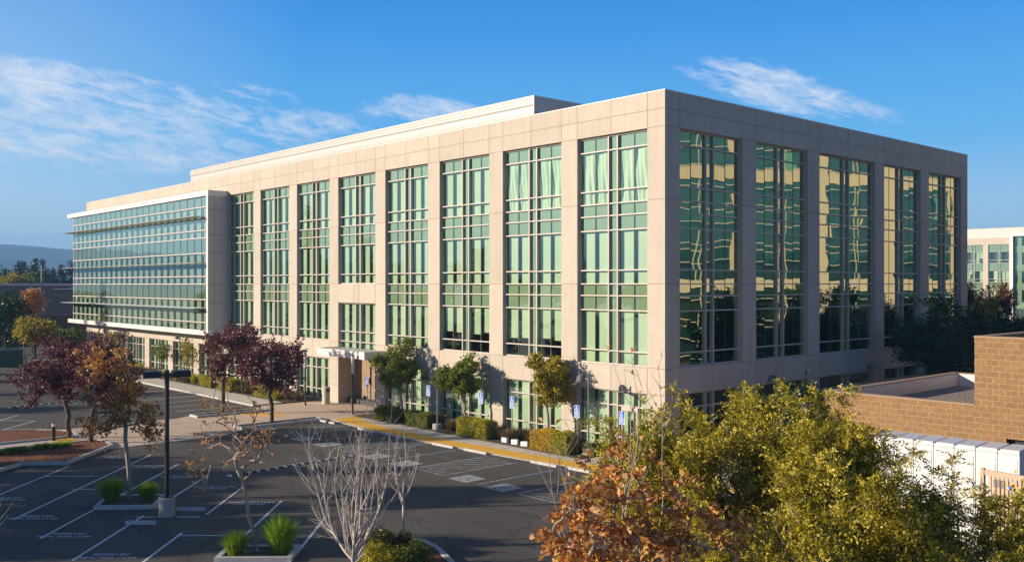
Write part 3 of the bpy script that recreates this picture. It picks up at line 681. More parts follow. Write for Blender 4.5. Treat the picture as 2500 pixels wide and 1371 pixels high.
def markings():
    d = Vector((.7453, -.6667)); c = Vector((.6667, .7453))
    m = MB()
    def strip(p, q, w_, z=.004, mb=None):
        p, q = Vector(p), Vector(q); t = (q - p).normalized(); nn = Vector((-t.y, t.x)) * w_ / 2
        (mb or m).quad((*(p - nn), z), (*(q - nn), z), (*(q + nn), z), (*(p + nn), z))
    Y0 = -18.55
    xs = [-22.7 + 3.53 * k for k in range(9)]
    for k, x in enumerate(xs):
        ln = 13.6
        if k == 0: strip((x + 4.0, Y0 - 4.2), (x + 4.0 + d.x * 7, Y0 - 4.2 + d.y * 7), .10); continue
        if k == 3: strip((x, Y0), (x + d.x * 5.2, Y0 + d.y * 5.2), .10); strip((x + d.x * 7.7, Y0 + d.y * 7.7), (x + d.x * ln, Y0 + d.y * ln), .10); continue
        if k == 4: strip((x, Y0), (x + d.x * 4.9, Y0 + d.y * 4.9), .10); strip((x + d.x * 7.6, Y0 + d.y * 7.6), (x + d.x * ln, Y0 + d.y * ln), .10); continue
        strip((x, Y0), (x + d.x * ln, Y0 + d.y * ln), .10)
    for p in ((110, 1161.4, 239), (176.7, 1193, 237), (332, 1261, 388), (431, 1260.6, 487), (431, 1305.8, 599)):
        strip(P(p[0], p[1]), P(p[2], p[1]), .09, .0035)
    # rear lot bays and the left lot
    for k in range(9): strip((-34.6 - 2.7 * k, -5.9), (-34.6 - 2.7 * k, -10.9), .10)
    for a, b in (((0, 1025), (45, 1013)), ((0, 1050), (85, 1027))): strip(P(*a), P(*b), .1)
    strip(P(0, 1025.5), P(86, 1026.5), .09, .0036)
    for k in range(6): strip((-47.5 - 3.5 * k, -20.5), (-47.5 - 3.5 * k + d.x * 5.5, -20.5 + d.y * 5.5), .1)
    tag(m.build('stall_lines', paint), kind='structure')
    # accessible bays along the building
    f = MB(); bl = MB()
    for zx0, zx1 in ((-21.9, -19.7), (-14.5, -12.2), (-7.05, -4.75), (.4, 2.7)):
        for x in (zx0, zx1):
            strip((x, -10.4), (x, -7.4), .10, .004, f); strip((x, -7.4), (x, -5.75), .10, .004, bl)
        strip((zx0 + .05, -10.4), (zx1 - .05, -10.4), .10, .004, f)
        for k in range(6):
            y = -9.3 + .72 * k; a, b = Vector((zx0 + .08, y - .8)), Vector((zx1 - .08, y + 1.05))
            if a.y < -10.2: a = a + (b - a) * .35
            if b.y > -5.8: b = a + (b - a) * ((-5.8 - a.y) / (b.y - a.y))
            if (b - a).length > .3: strip(a, b, .09, .0035, f)
    for x in (-17.1, -9.6, -2.15, 5.1):
        strip((x, -10.4), (x, -8.2), .10, .004, f); strip((x, -8.2), (x, -5.75), .10, .004, bl)
    tag(f.build('stall_lines', paint_f), kind='structure'); tag(bl.build('blue_stall_lines', paint_b), kind='structure')
    # wheelchair emblems on worn white squares
    sq = MB(); em = MB()
    for x in (-23.2, -18.35, -15.75, -10.9, -8.25, -3.4, -.85, 4.0):
        y = -10.05; s = .62
        sq.quad((x - s, y - s, .004), (x + s, y - s, .004), (x + s, y + s, .004), (x - s, y + s, .004))
        def ring(cx, cy_, r, r2, a0, a1, n=20):
            for i in range(n):
                t0, t1 = a0 + (a1 - a0) * i / n, a0 + (a1 - a0) * (i + 1) / n
                em.quad((cx + r * math.cos(t0), cy_ + r * math.sin(t0), .008), (cx + r2 * math.cos(t0), cy_ + r2 * math.sin(t0), .008), (cx + r2 * math.cos(t1), cy_ + r2 * math.sin(t1), .008), (cx + r * math.cos(t1), cy_ + r * math.sin(t1), .008))
        ring(x - .04, y - .14, .24, .31, R_(110), R_(380))
        ring(x - .08, y + .40, 0.001, .08, 0, R_(360), 12)
        for a, b in (((x - .08, y + .28), (x - .05, y - .02)), ((x - .05, y + .0), (x + .2, y + .0)), ((x + .2, y + .03), (x + .30, y - .3)), ((x - .07, y + .16), (x + .14, y + .16))):
            strip(a, b, .075, .0085, em)
    tag(sq.build('emblem_square', paint_f), kind='structure'); tag(em.build('wheelchair_emblem', pmat('worn blue grey paint', (.12, .14, .19), .8, (.22, .23, .26), 9, 5)), kind='structure')
    # lettering
    def lettering(lines, pos, right, size, m, sx=1.0, lh=1.2):
        for k, tx in enumerate(lines):
            cu = bpy.data.curves.new('lettering', 'FONT'); cu.body = tx; cu.size = size; cu.align_x = 'CENTER'; cu.offset = .004
            o = bpy.data.objects.new('pavement_lettering', cu); COL.objects.link(o)
            r = Vector((right[0], right[1], 0)).normalized(); up = Vector((-r.y, r.x, 0))
            pos3 = Vector((pos[0], pos[1], .006)) - up * (k * size * lh)
            o.matrix_world = Matrix.Translation(pos3) @ Matrix(((r.x * sx, up.x, 0, 0), (r.y * sx, up.y, 0, 0), (0, 0, 1, 0), (0, 0, 0, 1)))
            cu.materials.append(m); o['kind'] = 'structure'
    for px, py in ((167, 1303.5), (270, 1354.5), (90, 1260.5), (15, 1216)): lettering(['RESERVED', 'REALTOR.COM'], P(px, py), (c.x, c.y), .30, paint, .92, 1.25)
    for px, py in ((519, 1190.5), (611, 1229), (428, 1164), (357, 1138.5), (293, 1117)): lettering(['RESERVED', 'REALTOR.COM'], P(px, py), (-c.x, -c.y), .30, paint, .92, 1.25)
    for x in (-5.75, 1.7, -13.2, -20.6): lettering(['NO', 'PARKING'], (x, -9.75), (1, 0), .36, paint_f, .85, 1.15)
markings()

def bumps_and_stops():
    bl = pmat('black rubber', (.02, .02, .02), .6)
    def bump(p, q, label, nst):
        t = thing('speed_bump', label, 'speed bump', 'striped speed bumps')
        p, q = Vector(p), Vector(q); L_ = (q - p).length; dr = (q - p) / L_; nn = Vector((-dr.y, dr.x))
        a = MB(); b = MB(); st = L_ / (2 * nst - 1)
        prof = [(-.17, 0), (-.09, .05), (.09, .05), (.17, 0)]
        for i in range(2 * nst - 1):
            m = b if i % 2 == 0 else a; s0, s1 = i * st, (i + 1) * st
            if i % 2 == 0: s0 += .06; s1 -= .06
            else: s0 -= .06 * (i > 0); s1 += .06
            P0, P1 = p + dr * s0, p + dr * s1
            m._add([(*(P0 + nn * o_), z) for o_, z in prof] + [(*(P1 + nn * o_), z) for o_, z in prof], [(i_, i_ + 1, 5 + i_, 4 + i_) for i_ in range(3)] + [(0, 4, 7, 3), (0, 3, 2, 1), (4, 5, 6, 7)])
        a.build('body', bl, t); b.build('white_stripe', sign_white, t)
    bump((-11.25, -18.05), (-11.75, -10.9), 'black and white striped speed bump in the main driving aisle', 15)
    bump((-44.7, -19.2), (-46.0, -11.2), 'black and white striped speed bump in the far left lot', 15)
    sm = MB()
    prof = [(-.09, 0), (-.07, .10), (-.04, .125), (.04, .125), (.07, .10), (.09, 0)]; k = len(prof)
    sm._add([(-.9, a, b) for a, b in prof] + [(.9, a, b) for a, b in prof], [tuple(range(k)), tuple(range(k, 2 * k))[::-1]] + [(i, k + i, k + (i + 1) % k, (i + 1) % k) for i in range(k)])
    first = None
    lab = ['grey wheel stop at the yellow ramp by the entrance', 'grey wheel stop in shade under the yellow strip, second from the entrance', 'grey wheel stop behind the bare tree twigs, third from the entrance', 'sunlit wheel stop beside the first hatched bay',
           'sunlit wheel stop at the blue line left of the middle hatched bay', 'sunlit wheel stop right of the middle hatched bay', 'sunlit wheel stop partly behind the orange tree']
    for i, (x, y) in enumerate(((-23.0, -5.75), (-18.4, -5.72), (-15.75, -5.72), (-10.95, -5.62), (-8.35, -5.45), (-3.4, -5.15), (-.95, -4.95))):
        if first is None: o = first = sm.build('wheel_stop', kerb_m)
        else: o = first.copy(); COL.objects.link(o)
        o.location = (x, y, 0); o.rotation_euler = (0, 0, .03); tag(o, lab[i], 'wheel stop', 'wheel stops')
    for (a, b, py, lb) in ((431, 502, 1245.5, 'grey wheel stop right of the tall lamp base'), (306, 381, 1278, 'grey wheel stop in shadow left of the tall lamp base')):
        o = first.copy(); COL.objects.link(o); x, y = P((a + b) / 2, py); o.location = (x, y, 0); o.rotation_euler = (0, 0, math.atan2(RIGHT[1], RIGHT[0])); o.scale = (.62, 1, 1)
        tag(o, lb, 'wheel stop', 'wheel stops')
bumps_and_stops()

# ------------------------------------------------------------------ lamps, signs, street furniture
def tall_lamp():
    x, y = P(407.5, 1258); t = thing('lamp_post', 'tall black parking lot lamp post with two box heads on a concrete base', 'lamp post')
    MB().lathe(x, y, [(0, .72), (.27, .72), (.305, .69), (.31, -.1)], 24).build('base', post_con, t, smooth=False)
    m = MB(); m.box(x - .065, x + .065, y - .065, y + .065, .72, 5.62); m.box(x - .16, x + .16, y - .16, y + .16, .72, .76); m.build('pole', black_m, t)
    r = Vector((*RIGHT, 0)); f = Vector((*FWD, 0))
    def head(sgn, ang):
        dr = (r * math.cos(ang) + f * math.sin(ang)) * sgn; sd = Vector((-dr.y, dr.x, 0))
        fr = Frame(x, y, (dr.x, dr.y), (sd.x, sd.y)); h = MB(fr)
        h.box(.06, .24, -.03, .03, 5.38, 5.46); h.box(.2, .85, -.22, .22, 5.33, 5.58); h.build('lamp_head', black_m, t)
        e = MB(fr); e.box(.851, .853, -.21, .21, 5.34, 5.57); e.box(.24, .81, -.18, .18, 5.318, 5.329)
        return e
    head(-1, .35).build('lens', white_lens, t); head(1, .55).build('lens', white_lens, t)
tall_lamp()

def hood_lamps():
    t = thing('hooded_lamp', 'x', 'lamp post')
    local(MB().lathe(0, 0, [(0, .42), (.27, .42), (.30, .39), (.30, -.1)], 20).build('base', post_con, t))
    m = MB(); m.cyl(0, 0, .42, 4.2, .05, n=12); m.cyl(0, 0, .42, .46, .12, n=12); local(m.build('pole', lamp_grey, t, smooth=False))
    a = MB(); a.box(-.30, -.04, -.03, .03, 3.98, 4.05); local(a.build('arm', lamp_grey, t))
    h = MB(); n = 18; prof = [(.0, 4.23), (.1, 4.225), (.19, 4.18), (.25, 4.08), (.27, 3.95), (.27, 3.86), (.24, 3.86)]
    h.lathe(-.5, 0, prof, n); local(h.build('hood', pmat('weathered lamp hood', (.13, .12, .115), .7), t, smooth=True))
    lens = MB(); lens.cyl(-.5, 0, 3.84, 3.87, .235, n=18); local(lens.build('lens', white_lens, t))
    spots = [((-3.55, -1.83), 'hooded lamp post in front of the corner bay, nearest the building corner'), ((-15.66, -2.43), 'hooded lamp post between the two dark green facade trees'),
             ((-54.97, -2.3), 'hooded lamp post in front of the glazed box, right of the thin facade trees'), ((-74.5, -2.3), 'hooded lamp post behind the purple trees under the glazed box'), ((-92, -6), 'hooded lamp post beyond the far left end of the building')]
    for i, ((x, y), lb) in enumerate(spots):
        if i == 0: t.location = (x, y, 0); t['label'] = lb; t['group'] = 'hooded lamp posts'
        else: dup(t, (x, y, 0), 0, lb, 'hooded lamp posts')
    for (px, X, lb) in ((1911, 3.4, 'hooded lamp post in shade against the side facade, left of the two'), (2149, 3.4, 'hooded lamp post in shade by the dark tree beside the side facade'), (1996, 9.2, 'hooded lamp post at the left end of the brick building')):
        u = (px - 1250) / FPX; Z = (X - CX) / (u * RIGHT[0] + FWD[0]); x, y = D(px, Z)
        if X > 9: x, y = D(px, 37.2)
        dup(t, (x, y, 0), R_(40), lb, 'hooded lamp posts')
hood_lamps()

def post_lights():
    t = thing('post_light', 'x', 'post light')
    m = MB(); m.cyl(0, 0, 0, 2.75, .065, n=12); m.cyl(0, 0, 0, .09, .13, .10, 12); local(m.build('pole', black_m, t))
    l = MB(); l.cyl(0, 0, 2.75, 4.0, .115, n=16); local(l.build('lens', white_lens, t)); c = MB(); c.cyl(0, 0, 4.0, 4.06, .13, n=16); c.cyl(0, 0, 2.7, 2.76, .13, n=16); local(c.build('cap', black_m, t))
    for i, (x, y, lb) in enumerate(((-25.16, -2.48, 'black post light with tall white lens right of the entrance, by the yellow ramp'), (-31.62, -2.49, 'black post light with tall white lens between purple tree and waste bin'), (-40.96, -2.9, 'black post light with white lens hidden among the purple crowns'))):
        if i == 0: t.location = (x, y, .02); t['label'] = lb; t['group'] = 'post lights by the entrance'
        else: dup(t, (x, y, .02), 0, lb, 'post lights by the entrance')
    b = thing('bollard_light', 'short black bollard light with a pale lens ring on the mulch island', 'bollard')
    x, y = P(131, 1077)
    MB().cyl(x, y, 0, .85, .10, n=16).build('post', black_m, b); MB().cyl(x, y, .85, 1.02, .095, n=16).build('lens', white_lens, b); MB().cyl(x, y, 1.02, 1.07, .105, n=16).build('cap', lamp_grey, b)
    w_ = thing('waste_bin', 'pale cylindrical waste bin beside the entrance column', 'waste bin')
    x, y = -31.25, -.95
    MB().lathe(x, y, [(.0, .0), (.27, .0), (.28, .04), (.28, .9)], 20).build('body', bin_m, w_); h = MB(); h.lathe(x, y, [(.28, .9), (.3, .92), (.3, 1.2), (.26, 1.3), (0, 1.32)], 20); h.build('hood', bin_m, w_)
    MB().box(x - .02 + .1, x + .31, y - .13, y + .13, .96, 1.14).build('opening', black_m, w_)
    # small white ground lights by the hedges
    g = None
    for i, (px, py, lb) in enumerate(((1234, 1082, 'small white concrete block left of the sign pole in the bed'), (1258, 1087, 'small white concrete block at the foot of the sign pole'), (1281, 1092, 'small white concrete block touching the golden hedge'))):
        x, y = P(px, py)
        if g is None:
            m = MB(); m.prism([(-.2, -.12), (.2, -.12), (.16, .12), (-.16, .12)], 0, .26); g = o = m.build('concrete_block', sign_white)
        else: o = g.copy(); COL.objects.link(o)
        o.location = (x, y, .08); o.rotation_euler = (0, 0, .2 * i); tag(o, lb, 'block', 'white blocks in the bed')
post_lights()

def signs():
    t = thing('parking_sign', 'x', 'parking sign')
    local(MB().tube([(0, 0, 0), (0, 0, 2.62)], .028, 8).build('post', steel, t))
    def rr(w_, h, r, z, y, nm, mat):
        m = MB(); pts = []
        for cx, cz, a0 in ((w_ / 2 - r, h / 2 - r, 0), (-w_ / 2 + r, h / 2 - r, 90), (-w_ / 2 + r, -h / 2 + r, 180), (w_ / 2 - r, -h / 2 + r, 270)):
            for k in range(5): a = R_(a0 + 22.5 * k); pts.append((cx + r * math.cos(a), z + cz + r * math.sin(a)))
        n = len(pts); m._add([(a, y, b) for a, b in pts] + [(a, y + .004, b) for a, b in pts], [tuple(range(n)), tuple(range(n, 2 * n))[::-1]] + [(i, n + i, n + (i + 1) % n, (i + 1) % n) for i in range(n)])
        return m
    local(rr(.34, .66, .04, 2.27, -.04, '', 0).build('sign_plate', sign_white, t))
    local(rr(.30, .33, .03, 2.42, -.046, '', 0).build('symbol_panel', sign_blue, t))
    tx = MB(); rng = random.Random(2)
    for k in range(3): tx.box(-.145, .145, -.047, -.0405, 2.17 - .085 * k, 2.235 - .085 * k)
    tx.box(-.1, .1, -.047, -.0405, 1.955, 1.985)
    local(tx.build('text_panel', sign_blue, t))
    e = MB()
    def dsk(cx, cz, r, r2, a0, a1, n=18):
        for i in range(n):
            t0, t1 = R_(a0 + (a1 - a0) * i / n), R_(a0 + (a1 - a0) * (i + 1) / n)
            e.quad((cx + r * math.cos(t0), -.049, cz + r * math.sin(t0)), (cx + r2 * math.cos(t0), -.049, cz + r2 * math.sin(t0)), (cx + r2 * math.cos(t1), -.049, cz + r2 * math.sin(t1)), (cx + r * math.cos(t1), -.049, cz + r * math.sin(t1)))
    dsk(-.01, 2.365, .055, .08, 110, 380); dsk(-.02, 2.535, .001, .028, 0, 360, 10)
    e.box(-.037, -.007, -.0495, -.048, 2.40, 2.50); e.box(-.007, .06, -.0495, -.048, 2.385, 2.412); e.box(.05, .075, -.0495, -.048, 2.30, 2.385); e.box(-.007, .05, -.0495, -.048, 2.445, 2.468)
    for k in range(3): e.box(-.12 + .03 * (k % 2), .12 - .03 * (k % 2), -.0495, -.048, 2.195 - .085 * k, 2.21 - .085 * k)
    local(e.build('emblem', sign_white, t))
    spots = [(897, 'blue wheelchair parking sign next to the entrance post light'), (1046.5, 'blue wheelchair parking sign partly hidden left of the concrete lamp base'), (1175, 'blue wheelchair parking sign right of the golden hedge block'),
             (1251, 'blue wheelchair parking sign by the white blocks and orange hedge'), (1409.4, 'blue wheelchair parking sign left of the corner lamp post'), (1519, 'blue wheelchair parking sign in front of the corner side door'),
             (1620.5, 'blue wheelchair parking sign against the building corner'), (1781, 'blue wheelchair parking sign buried in the olive tree foliage')]
    for i, (px, lb) in enumerate(spots):
        u = (px - 1250) / FPX; Y = -2.0 if i else -2.2; Z = (Y - CY) / (u * RIGHT[1] + FWD[1]); x, y = D(px, Z)
        rz = R_(6)
        if i == 0: t.location = (x, y, 0); t.rotation_euler = (0, 0, rz); t['label'] = lb; t['group'] = 'blue wheelchair parking signs'
        else: dup(t, (x, y, 0), rz, lb, 'blue wheelchair parking signs')
signs()

# ------------------------------------------------------------------ neighbouring buildings
def brick_building():
    m, t, o = new_mat('split face block'); L = t.links.new
    tc = N(t, 'ShaderNodeTexCoord'); mp = N(t, 'ShaderNodeMapping'); mp.inputs['Rotation'].default_value = (R_(90), 0, 0)
    sx = N(t, 'ShaderNodeSeparateXYZ'); L(tc.outputs['Object'], sx.inputs[0]); ad = N(t, 'ShaderNodeMath', op='ADD'); L(sx.outputs[0], ad.inputs[0]); L(sx.outputs[1], ad.inputs[1])
    cb = N(t, 'ShaderNodeCombineXYZ'); L(ad.outputs[0], cb.inputs[0]); L(sx.outputs[2], cb.inputs[1])
    br = N(t, 'ShaderNodeTexBrick', inp={'Scale': 1.0, 'Mortar Size': .011, 'Brick Width': .406, 'Row Height': .203, 'Color1': (.315, .180, .080, 1), 'Color2': (.26, .146, .064, 1), 'Mortar': (.43, .285, .155, 1), 'Mortar Smooth': .2, 'Bias': 0.0})
    L(cb.outputs[0], br.inputs['Vector'])
    nz = N(t, 'ShaderNodeTexNoise', inp={'Scale': 14, 'Detail': 6}); L(tc.outputs['Object'], nz.inputs['Vector'])
    mr = N(t, 'ShaderNodeMapRange', inp={1: .3, 2: .7, 3: .78, 4: 1.15}); L(nz.outputs['Fac'], mr.inputs[0])
    mu = N(t, 'ShaderNodeMixRGB', blend_type='MULTIPLY', inp={0: 1}); L(br.outputs['Color'], mu.inputs[1]); L(mr.outputs[0], mu.inputs[2])
    p = N(t, 'ShaderNodeBsdfPrincipled'); p.inputs['Roughness'].default_value = .9; L(mu.outputs[0], p.inputs['Base Color'])
    n2 = N(t, 'ShaderNodeTexNoise', inp={'Scale': 22, 'Detail': 5}); L(tc.outputs['Object'], n2.inputs['Vector'])
    inv = N(t, 'ShaderNodeMath', op='SUBTRACT'); L(n2.outputs['Fac'], inv.inputs[0]); L(br.outputs['Fac'], inv.inputs[1])
    b = N(t, 'ShaderNodeBump', inp={'Strength': .55, 'Distance': .04}); L(inv.outputs[0], b.inputs['Height']); L(b.outputs[0], p.inputs['Normal'])
    L(p.outputs[0], o.inputs[0])
    T = thing('block_building', 'tan split face block utility building with gravel roof and parapet', 'building')
    y0, xa, xb, zl, zt = -3.16, 10.62, 16.35, 4.65, 7.04
    w_ = MB()
    w_.box(xa, xb, y0, y0 + .3, -.1, zl)                       # low front
    w_.box(xa, xa + .3, y0 + .3, 8.6, -.1, zl); w_.box(xa + .3, 16.35, 8.3, 8.6, -.1, zl)
    w_.box(xb, 17.4, y0, y0 + .3, -.1, zt); w_.box(17.4, 26, y0, y0 + .3, 3.62, zt)
    w_.box(xb, xb + .3, y0 + .3, 8.6, -.1, zt)
    w_.box(25.7, 26, y0 + .3, 8.6, -.1, zt); w_.box(xb + .3, 25.7, 8.3, 8.6, -.1, zt)
    w_.build('wall', m, T)
    c = MB()
    c.box(xa - .02, xb - .002, y0 - .02, y0 + .33, zl, zl + .06); c.box(xa - .02, xa + .36, y0 + .33, 8.62, zl, zl + .06); c.box(xa + .36, xb - .002, 8.27, 8.62, zl, zl + .06)
    c.box(xb - .02, 26.02, y0 - .02, y0 + .33, zt, zt + .06); c.box(xb - .02, xb + .33, y0 + .33, 8.62, zt, zt + .06)
    c.build('coping', pmat('block coping', (.36, .25, .16), .85), T)
    fl = MB(); fl.box(xa + .36, xa + .42, y0 + .36, 8.2, 4.1, zl + .02); fl.box(xa + .42, xb - .05, 8.14, 8.2, 4.1, zl + .02); fl.build('flashing', white_metal, T)
    gm, gt, go = new_mat('roof gravel'); L = gt.links.new
    tcg = N(gt, 'ShaderNodeTexCoord'); vo = N(gt, 'ShaderNodeTexVoronoi', inp={'Scale': 16}); L(tcg.outputs['Object'], vo.inputs['Vector'])
    cr = N(gt, 'ShaderNodeMixRGB', inp={1: (.45, .36, .27, 1), 2: (.22, .18, .15, 1)}); L(vo.outputs['Color'], cr.inputs[0])
    pg = N(gt, 'ShaderNodeBsdfPrincipled'); pg.inputs['Roughness'].default_value = .95; L(cr.outputs[0], pg.inputs['Base Color'])
    bg_ = N(gt, 'ShaderNodeBump', inp={'Strength': 1, 'Distance': .06}); bg_.invert = True; L(vo.outputs['Distance'], bg_.inputs['Height']); L(bg_.outputs[0], pg.inputs['Normal']); L(pg.outputs[0], go.inputs[0])
    g = MB(); g.box(xa + .3, xb, y0 + .3, 8.3, 3.9, 4.12); g.box(xb + .3, 25.7, y0 + .3, 8.3, 6.2, 6.4); g.build('gravel_roof', gm, T)
    MB().box(17.4, 26, y0 + .28, y0 + .33, 2.5, 3.62).build('opening', black_m, T)
    MB().box(13.0, 13.35, y0 - .28, y0, 3.35, 3.42).build('light_fitting', black_m, T)
    MB().box(17.42, 25, y0 + .1, y0 + .26, -.1, 2.5).build('door', pmat('brown door', (.16, .12, .09), .6), T)
brick_building()

def cabinets():
    # a row of white power cabinets standing in front of the block wall
    p0 = Vector(D(2490, 27.6)); p1 = Vector(D(2182, 30.1)); d = (p1 - p0); L_ = d.length; d /= L_; nb = Vector((d.y, -d.x))
    if nb.y > 0: nb = -nb                                                         # towards the camera
    cm = pmat('white cabinet paint', (.74, .74, .75), .45, (.68, .68, .70), 1.5, 3); gap = pmat('cabinet seam', (.09, .09, .10), .6)
    zt = 4.02; n = 6; w_ = L_ / n
    gp = None
    labs = ['white power cabinet at the right end, above the fence with the hazard diamond', 'white power cabinet second from the right end of the row, right of the tall sprig', 'white power cabinet third from the right end of the row, behind the tall sprig',
            'white power cabinet in the middle of the row, left of the tall sprig', 'white power cabinet second from the left end of the row', 'white power cabinet at the left end of the row under the wall light']
    for i in range(n + 1):
        fr = Frame(p0.x + d.x * i * w_, p0.y + d.y * i * w_, (d.x, d.y), (nb.x, nb.y))
        t = thing('power_cabinet', labs[i] if i < n else 'white power cabinet hidden behind the olive foliage', 'cabinet', 'white power cabinets')
        b = MB(fr); b.box(.01, w_ - .01, -1.15, 0, 1.1, zt - .14); b.build('body', cm, t)
        li = MB(fr); li.box(.0, w_ - .10, -1.2, .05, zt - .13, zt); li.build('lid', cm, t)
        rb = MB(fr); rb.box(w_ - .10, w_ - .002, -1.18, .03, zt - .13, zt - .05); rb.build('lid_joint', cm, t)
        dr = MB(fr); dr.box(.06, w_ - .06, .001, .012, 3.6, 3.72); dr.box(.06, w_ - .06, .001, .012, 1.3, 3.58); dr.build('door_panel', cm, t)
        if i == 0: MB(fr).box(.10, .15, .013, .02, 3.35, 3.45).build('warning_sticker', yellow, t)
        MB(fr).box(-.005, w_ - .02, -1.1, -.1, -.1, 1.1).build('plinth', post_con, t)
    f0 = Vector(D(2560, 24.2)); f1 = Vector(D(2404, 25.6)); fd = (f1 - f0); fl = fd.length; fd /= fl; fn = Vector((fd.y, -fd.x)); fn = -fn if fn.y > 0 else fn
    fr = Frame(f0.x, f0.y, (fd.x, fd.y), (fn.x, fn.y)); t = thing('picket_fence', 'tan metal picket fence below the white cabinets', 'fence')
    fm = pmat('tan fence paint', (.52, .38, .27), .7); a = MB(fr); k = 0; zt = 3.85
    u = 0
    pk = MB(fr)
    while u < fl - .1: pk.box(u, u + .075, -.02, .02, .2, zt - .12); u += .115
    pk.build('picket', fm, t); a.box(0, fl, -.03, .03, zt - .12, zt + .02); a.box(0, fl, -.035, -.02, 1.2, 1.35); a.box(fl, fl + .1, -.05, .05, 0, zt + .05); a.build('rail', fm, t)
    MB(fr).box(0, fl, -.5, -.45, 0, zt - .3).build('backing_panel', pmat('brown backing', (.12, .085, .06), .8), t)
    vl = MB(fr)
    for q in range(6): vl.box(fl - .52, fl - .26, .022, .03, zt - .40 + .035 * q, zt - .38 + .035 * q)
    vl.build('vent', gap, t)
    # hazard diamond
    h = thing('hazard_sign', 'square hazard diamond in red, blue, yellow and white on the tan fence', 'sign')
    cu, cz, s = fl - .80, zt - .36, .15
    MB(fr)._add([(cu - s - .02, .04, cz), (cu, .04, cz - s - .02), (cu + s + .02, .04, cz), (cu, .04, cz + s + .02), (cu - s - .02, .025, cz), (cu, .025, cz - s - .02), (cu + s + .02, .025, cz), (cu, .025, cz + s + .02)], [(0, 1, 2, 3), (7, 6, 5, 4), (0, 4, 5, 1), (1, 5, 6, 2), (2, 6, 7, 3), (3, 7, 4, 0)]).build('plate', sign_white, h)
    q = s / 2 - .005
    # in the fence's own frame u runs leftwards as seen by the viewer
    for (du, dz, col, nm) in ((s / 2, 0, (.02, .12, .55), 'blue_quarter'), (0, s / 2, (.75, .03, .02), 'red_quarter'), (-s / 2, 0, (.85, .50, .02), 'yellow_quarter'), (0, -s / 2, (.85, .85, .85), 'white_quarter')):
        MB(fr).quad((cu + du - q, .044, cz + dz), (cu + du, .044, cz + dz - q), (cu + du + q, .044, cz + dz), (cu + du, .044, cz + dz + q)).build(nm, pmat(nm, col, .5), h)
cabinets()

def simple_block(T, fr, length, floors, bays, fh=4.27, depth=24, glass=None, bw=None, top_screen=0, beltz=(), seed=0, dark_mix=.4, base=0, shades=True, pw=1.25, sp_mat=None):
    """a neighbouring building of the same family: pilasters, bands, bays of green glass"""
    H = floors * fh + 1.6; w_ = MB(fr)
    pitch = length / bays
    w_.box(0, length, -.5, 0, H - 1.7, H)
    for k in range(bays + 1): w_.box(max(0, k * pitch - pw / 2), min(length, k * pitch + pw / 2), -.5, 0, -.1, H - 1.7)
    for k in range(bays):
        a, b = k * pitch + pw / 2, (k + 1) * pitch - pw / 2
        for z in beltz: w_.box(a, b, -.5, 0, z, z + 1.35)
    w_.box(0, length, -depth, -depth + .4, -.1, H - .01); w_.box(0, .4, -depth + .4, -.5, -.1, H - .02); w_.box(length - .4, length, -depth + .4, -.5, -.1, H - .02)
    w_.build('wall', concrete, T)
    MB(fr).box(.4, length - .4, -depth + .4, -.5, H - .9, H - .7).build('roof', roof_m, T)
    rng = random.Random(seed); core = MB(fr); core.box(.5, length - .5, -depth + .5, -1.4, -.1, H - 1); core.build('core', room_m, T)
    for k in range(bays):
        a, b = k * pitch + pw / 2, (k + 1) * pitch - pw / 2
        zcuts = [0] + sorted([x for z in beltz for x in (z, z + 1.35)]) + [H - 1.7]
        for s in range(0, len(zcuts), 2):
            z0, z1 = zcuts[s], zcuts[s + 1]
            fm_ = MB(fr); m_ = (a + b) / 2
            for u in (a, m_ - .36, m_ + .3, b - .06): fm_.box(u, u + .06, -.3, -.14, z0, z1)
            f = math.floor(z0 / fh) * fh
            zl = []
            while f < z1:
                for q in (.0, .73, 2.88):
                    if z0 < f + q < z1: zl.append(f + q); fm_.box(a, b, -.29, -.17, f + q - .04, f + q + .04)
                f += fh
            wo = fm_.build('window', mullion, T)
            MB(fr).pane(a, b, -.25, z0, z1).build('pane', glass or glass_l, wo)
            sh = MB(fr); sp = MB(fr); f = math.floor(z0 / fh) * fh
            while f < z1:
                c0, c1 = max(z0, f + 2.88), min(z1, f + fh)
                if c1 > c0: sp.box(a, b, -.62, -.32, c0, c1)
                v0, v1 = max(z0, f), min(z1, f + 2.88)
                if v1 > v0:
                    sp.box(m_ - .3, m_ + .3, -.6, -.33, v0, v1)
                    for (p, q) in ((a, a + (m_ - .33 - a) / 2), (a + (m_ - .33 - a) / 2, m_ - .33), (m_ + .33, (m_ + .33 + b) / 2), ((m_ + .33 + b) / 2, b)):
                        if rng.random() > dark_mix:
                            lo = v0 + (rng.choice((0, .8, 1.2)) if rng.random() < .4 else 0); sh.box(p + .06, q - .06, -.62, -.6, min(lo, v1 - .1), v1)
                f += fh
            if sh.v: sh.build('roller_shade', shade_m, wo)
            if sp.v: sp.build('spandrel_panel', sp_mat or spandrel, wo)
    if top_screen:
        s = MB(fr); s.box(-4, length + 4, -20, -3.5, H - .8, H + top_screen)
        s.build('roof_screen', pent_m, T)
    return H

